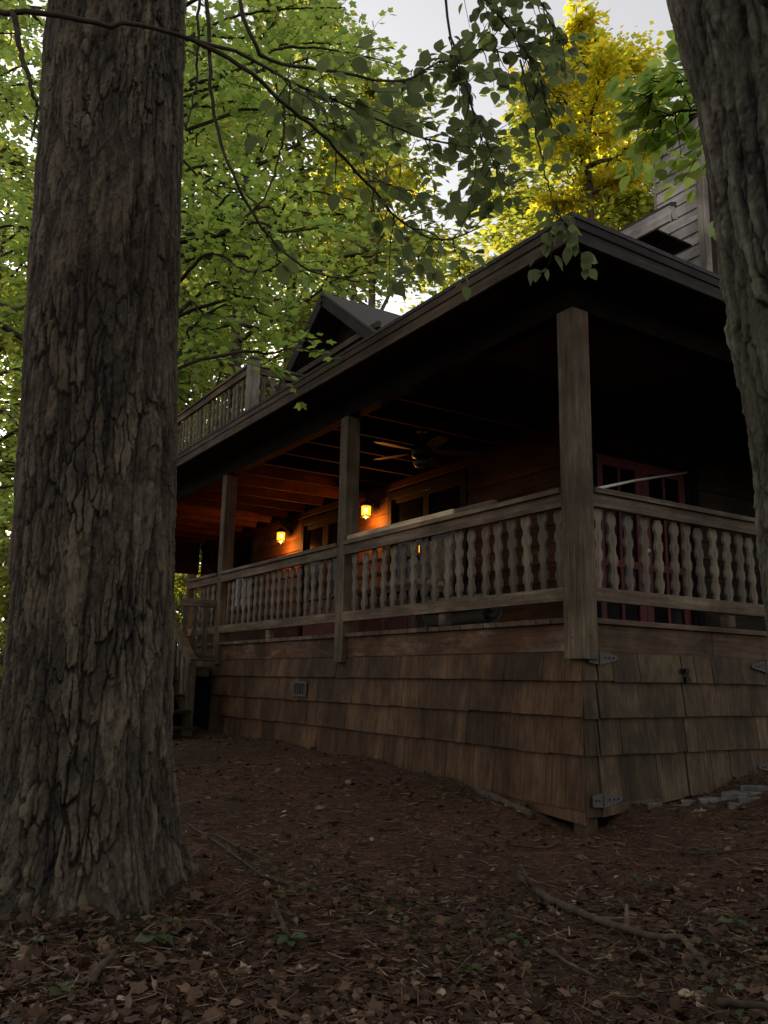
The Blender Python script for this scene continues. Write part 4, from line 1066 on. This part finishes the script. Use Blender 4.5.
# ------------------------------------------------------------------ forest floor litter
rng = np.random.default_rng(77)
def on_ground(n, near=1.6, far=13.0, pxr=(-60, 840), power=1.0):
    u = rng.random(n); d = near * (far / near) ** (u ** power)
    px = rng.uniform(pxr[0], pxr[1], n)
    v = (F[None] + R[None] * ((px - 384) / FPX)[:, None]); v[:, 2] = 0
    v /= (v @ FH)[:, None]
    X = CAM[None, :2] + v[:, :2] * d[:, None]
    ok = ~((X[:, 0] > -.03) & (X[:, 1] > -.03))
    ok &= ((X[:, 0] - B0[0]) ** 2 + (X[:, 1] - B0[1]) ** 2) > .355 ** 2
    X = X[ok]; d = d[ok]
    return X, d
def litter(n, size, kind, mat, name, label, lift, curl, tonef, power):
    X, d = on_ground(n, power=power)
    keep = rng.random(len(X)) < np.clip(1.15 - (d - 2.2) / 3.2, .3, 1) * np.clip(.75 + 1.6 * fbm2(X[:, 0] * 1.1, X[:, 1] * 1.1, 33, 3), .15, 1)
    X = X[keep]; d = d[keep]
    z = gz(X[:, 0], X[:, 1]); m = len(X)
    rb = np.sqrt((X[:, 0] - B0[0]) ** 2 + (X[:, 1] - B0[1]) ** 2)
    P = np.column_stack([X, z + (lift + .07 * np.exp(-((rb - .38) / .16) ** 2)) * rng.random(m)])
    az = rng.random(m) * 6.283
    D = np.column_stack([np.cos(az), np.sin(az), rng.normal(0, .18, m)])
    N = np.array([0, 0, 1.0]) + rng.normal(0, curl, (m, 3))
    L = size * rng.uniform(.5, 1.3, m)
    o = link(name, leaf_mesh(name, kind, P, D, N, L, M[mat], rng, tonef(m, X))); tag(o, label, 'litter', kind='stuff')
CRL_V = [(0, 0, 0), (.35, .26, .10), (.35, 0, -.02), (.35, -.26, .08), (.75, .2, .16), (.75, 0, .05), (.75, -.2, .12), (1, 0, .10)]
CRL_F = [(0, 2, 1, 1), (0, 3, 2, 2)]
def tone_l(m, X): return np.clip(rng.beta(.9, 1.9, m) + .25 * fbm2(X[:, 0] * 2.2, X[:, 1] * 2.2, 21, 3), 0, 1)
litter(40000, .038, 'oval', 'litter', 'leaf_litter', 'dead brown leaves strewn over the forest floor', .016, .6, tone_l, 1.3)
litter(9000, .058, 'lobed', 'litter', 'lobed_leaf_litter', 'larger curled lobed leaves scattered through the litter', .02, .55, tone_l, 1.6)
def sprouts(n):
    X, d = on_ground(n, near=1.8, far=7.5, power=.9)
    X = X[rng.random(len(X)) < np.clip(fbm2(X[:, 0] * 1.6, X[:, 1] * 1.6, 51, 3) * 3 - .25, 0, 1)]
    z = gz(X[:, 0], X[:, 1]); m = len(X); az = rng.random(m) * 6.283
    D = np.column_stack([np.cos(az), np.sin(az), rng.normal(.1, .2, m)]); N = np.array([0, 0, 1.0]) + rng.normal(0, .3, (m, 3))
    o = link('ground_cover', leaf_mesh('ground_cover', 'oval', np.column_stack([X, z + .012 + .025 * rng.random(m)]), D, N, .026 * rng.uniform(.6, 1.5, m), M['seedling'], rng)); tag(o, 'tiny green sprouts scattered among the dead leaves', 'ground cover', kind='stuff')
sprouts(5000)
# needles / mulch shreds
def needles(n):
    X, d = on_ground(n, power=.75); z = gz(X[:, 0], X[:, 1]); m = len(X)
    P = np.column_stack([X, z + .016 * rng.random(m)]); az = rng.random(m) * 6.283
    D = np.column_stack([np.cos(az), np.sin(az), rng.normal(0, .15, m)]); N = np.array([0, 0, 1.0]) + rng.normal(0, .5, (m, 3))
    V0 = [(0, .035, 0), (0, -.035, 0), (1, -.02, .02), (1, .02, .02)]
    V, Fa = scatter(V0, [(0, 1, 2, 3)], P, D, N, rng.uniform(.02, .08, m))
    o = link('needle_litter', big_mesh('needle_litter', V, Fa, np.clip(rng.beta(1.1, 1.5, m), 0, 1), M['litter'])); tag(o, 'reddish needles and bark shreds covering the ground', 'litter', kind='stuff')
needles(80000)

# sticks, fallen branch
def stick(pxs, rad, label, name='fallen_stick', group='sticks lying on the ground', n=7, forks=()):
    pts = []
    for px, py in pxs:
        best = None
        v = F + R * (px - 384) / FPX - U * (py - 512) / FPX
        t = 1.2
        for _ in range(60):
            p = CAM + v * t; zt = gzf(p[0], p[1]); t += (zt - p[2]) / v[2] * .7
        p = CAM + v * t; p[2] = gzf(p[0], p[1]) + rad * 1.0 + .012; pts.append(p)
    pts = np.array(pts); m = (len(pts) - 1) * 4 + 1
    s = np.linspace(0, len(pts) - 1, m); q = np.stack([np.interp(s, range(len(pts)), pts[:, k]) for k in range(3)], -1)
    q += rng.normal(0, rad * .25, q.shape) * np.array([1, 1, .5])
    b = MB(); b.tube(q, rad * (1 - .45 * np.linspace(0, 1, m)) * rng.uniform(.88, 1.12, m), n)
    for (i, dx, dy, dz, r_) in forks: b.tube([q[i], q[i] + np.array([dx, dy, dz]) * .5, q[i] + np.array([dx, dy, dz])], [r_, r_ * .8, r_ * .4], 6)
    o = b.build(name, M['stick'], None, smooth=True); tag(o, label, 'branch' if name == 'fallen_branch' else 'stick', group); return o
stick([(520, 884), (548, 906), (590, 924), (606, 930), (650, 944), (682, 946), (700, 968), (712, 990)], .017, 'thick crooked fallen branch lying on the leaves in front of the cabin corner', 'fallen_branch', None, 9, ((2, -.05, .02, .10, .014), (14, .06, .05, .07, .012), (10, .1, -.12, .02, .009)))
stick([(186, 826), (225, 852), (262, 880), (300, 893)], .008, 'thin curved stick running right from the large trunk base')
stick([(215, 838), (260, 862), (280, 868)], .007, 'short dark stick just beyond the thin curved stick')
stick([(300, 893), (340, 886), (395, 905)], .007, 'pale stick in the middle of the foreground leaves')
stick([(90, 990), (108, 968), (116, 958)], .014, 'stubby stick in the leaves at the lower left')
stick([(545, 955), (575, 972), (600, 985)], .007, 'small stick below the thick fallen branch')
stick([(505, 848), (545, 852), (560, 846)], .008, 'small stick on bare soil between the branch and the cabin corner')
stick([(640, 852), (700, 858), (768, 850)], .006, 'thin stick on the soil at the right below the flagstones')
stick([(720, 1012), (768, 1016)], .014, 'dark stick at the lower right corner')
stick([(275, 915), (285, 935), (292, 948)], .012, 'short thick stick between the green seedlings')
b = MB()
p = A(575, 815, 5.0); b.tube([(-.07, .95, gzf(-.07, .95) + .03), (-.13, .35, gzf(-.13, .35) + .03)], [.035, .03], 8)
tag(b.build('short_log', M['stick'], None, smooth=True), 'short log lying against the base of the cabin corner', 'log')

# flagstones at the right
for k, (px, py, s, rz) in enumerate([(716, 800, .16, .3), (742, 792, .20, 1.0), (764, 789, .2, 2.0), (690, 803, .11, .8), (650, 806, .10, 2.4), (620, 812, .07, .2), (755, 801, .13, .5), (700, 812, .07, 1.5), (734, 806, .09, 2.9)]):
    v = F + R * (px - 384) / FPX - U * (py - 512) / FPX; t = 3.0
    for _ in range(80): q = CAM + v * t; t += (gzf(q[0], q[1]) - q[2]) / v[2] * .6
    q = CAM + v * t; z0 = gzf(q[0], q[1]); b = MB(); n = 7
    ang = np.sort(rng.uniform(0, 6.28, n)); rr = s * rng.uniform(.7, 1.15, n)
    top = [(q[0] + r_ * math.cos(a_), q[1] + .6 * r_ * math.sin(a_), z0 + .008 + rng.uniform(0, .016)) for a_, r_ in zip(ang, rr)]
    slab(b, top, .05); o = b.build('flagstone', M['stone'], None, .006)
    tag(o, ['broad pale flagstone beside the right skirt', 'grey flagstone against the right skirt', 'large flagstone at the right edge by the skirt', 'pale flat stone below the door in the skirt', 'pale chip of stone left of the flagstones',
            'smallest stone chip nearest the cabin corner', 'flagstone in front of the grey flagstone at the right edge', 'small stone chip in front of the flagstones', 'narrow pale stone between the flagstones'][k], 'flagstone', 'flagstones by the cabin')

# seedlings
def seedling_mesh(seed, nlf, L, h):
    rg = np.random.default_rng(seed); b = MB(); b.tube([(0, 0, -.01), (.01, 0, h * .6), (.0, .01, h)], [.003, .0025, .002], 5)
    P = []; D = []; N = []
    for k in range(nlf):
        a_ = k * 2.4 + rg.normal(0, .3); P.append((.01 * math.cos(a_), .01 * math.sin(a_), h * rg.uniform(.75, 1))); D.append((math.cos(a_), math.sin(a_), rg.uniform(-.1, .35))); N.append((rg.normal(0, .2), rg.normal(0, .2), 1))
    return mb_mesh(b, 'stem', M['twig']), leaf_mesh('leaf', 'oval', np.array(P), np.array(D), np.array(N), L * rg.uniform(.8, 1.2, nlf), M['seedling'], rg)
SM = [seedling_mesh(1, 7, .085, .07), seedling_mesh(2, 5, .07, .05), seedling_mesh(3, 9, .06, .09)]
lab = ['broad-leaved green seedling in front of the large trunk base', 'green seedling just right of the first, by the trunk', 'green seedling between the stubby sticks at the lower left', 'low green seedling near the thin curved stick', 'green seedling on the soil above the thick fallen branch',
       'single bright sprig at the lower centre', 'green sprig at the lower left corner', 'green sprout beside the right trunk base', 'seedling on the soil below the flagstones', 'tiny green sprout between the trunk and the skirt', 'green sprout at the lower edge of the picture', 'small sprout at the foot of the skirt']
for k, (px, py, s, w) in enumerate([(155, 950, 1.1, 0), (172, 938, .9, 2), (288, 952, 1.0, 0), (285, 900, .9, 1), (640, 895, 1.1, 2), (520, 945, .8, 1), (62, 1000, 1.0, 1), (735, 930, .9, 0), (700, 862, 1.0, 2), (235, 800, 1.1, 1), (470, 985, .9, 2), (205, 742, 1.1, 2)]):
    v = F + R * (px - 384) / FPX - U * (py - 512) / FPX; t = 2.0
    for _ in range(80): q = CAM + v * t; t += (gzf(q[0], q[1]) - q[2]) / v[2] * .6
    q = CAM + v * t; e = empty('seedling', (q[0], q[1], gzf(q[0], q[1]))); e.rotation_euler = (0, 0, k * 1.7); s *= .72; e.scale = (s, s, s); tag(e, lab[k], 'seedling', 'green seedlings on the forest floor')
    for nm, me in zip(('stem', 'foliage'), SM[w]): o = bpy.data.objects.new(nm, me); COL.objects.link(o); o.parent = e

# ------------------------------------------------------------------ light, sky, camera
SUN_EL, SUN_AZ = math.radians(17), math.radians(8)      # azimuth clockwise from +Y
sd = np.array([math.sin(SUN_AZ) * math.cos(SUN_EL), math.cos(SUN_AZ) * math.cos(SUN_EL), math.sin(SUN_EL)])
l = bpy.data.lights.new('sun', 'SUN'); l.energy = 5.0; l.angle = math.radians(.6); l.color = (1, .78, .45)
so = bpy.data.objects.new('sun', l); COL.objects.link(so); so.rotation_euler = Vector(-sd).to_track_quat('-Z', 'Y').to_euler(); so.location = (0, 30, 30)
w = bpy.data.worlds.new('World'); SC.world = w; w.use_nodes = True
nt = w.node_tree; bg = nt.nodes['Background']
sky = nt.nodes.new('ShaderNodeTexSky'); sky.sky_type = 'NISHITA'; sky.sun_disc = False; sky.sun_elevation = SUN_EL; sky.sun_rotation = SUN_AZ
sky.air_density = 1.0; sky.dust_density = 4.0; sky.ozone_density = 1.0; sky.altitude = 200
hs = nt.nodes.new('ShaderNodeHueSaturation'); hs.inputs['Saturation'].default_value = .12
cm = nt.nodes.new('ShaderNodeMix'); cm.data_type = 'RGBA'; cm.inputs[0].default_value = .68      # thin even cloud over the clear sky
cm.inputs[7].default_value = (2.2, 2.18, 2.3, 1)
nt.links.new(sky.outputs[0], hs.inputs['Color']); nt.links.new(hs.outputs[0], cm.inputs[6]); nt.links.new(cm.outputs[2], bg.inputs['Color']); bg.inputs['Strength'].default_value = .15

cd = bpy.data.cameras.new('camera'); cam = bpy.data.objects.new('camera', cd); COL.objects.link(cam)
cd.sensor_fit = 'AUTO'; cd.sensor_width = 36; cd.lens = FPX * 36 / 1024; cd.clip_end = 3000; cd.clip_start = .05
cam.matrix_world = Matrix(((R[0], U[0], -F[0], CAM[0]), (R[1], U[1], -F[1], CAM[1]), (R[2], U[2], -F[2], CAM[2]), (0, 0, 0, 1)))
SC.camera = cam
vs = SC.view_settings; vs.view_transform = 'Standard'; vs.look = 'None'; vs.exposure = 0.92; vs.gamma = 1.0; vs.use_curve_mapping = False
SC.render.engine = 'CYCLES'
cy = SC.cycles; cy.use_denoising = True; cy.max_bounces = 9; cy.diffuse_bounces = 6; cy.transmission_bounces = 6; cy.transparent_max_bounces = 6; cy.glossy_bounces = 2; cy.sample_clamp_indirect = 6.0; cy.caustics_reflective = False; cy.caustics_refractive = False
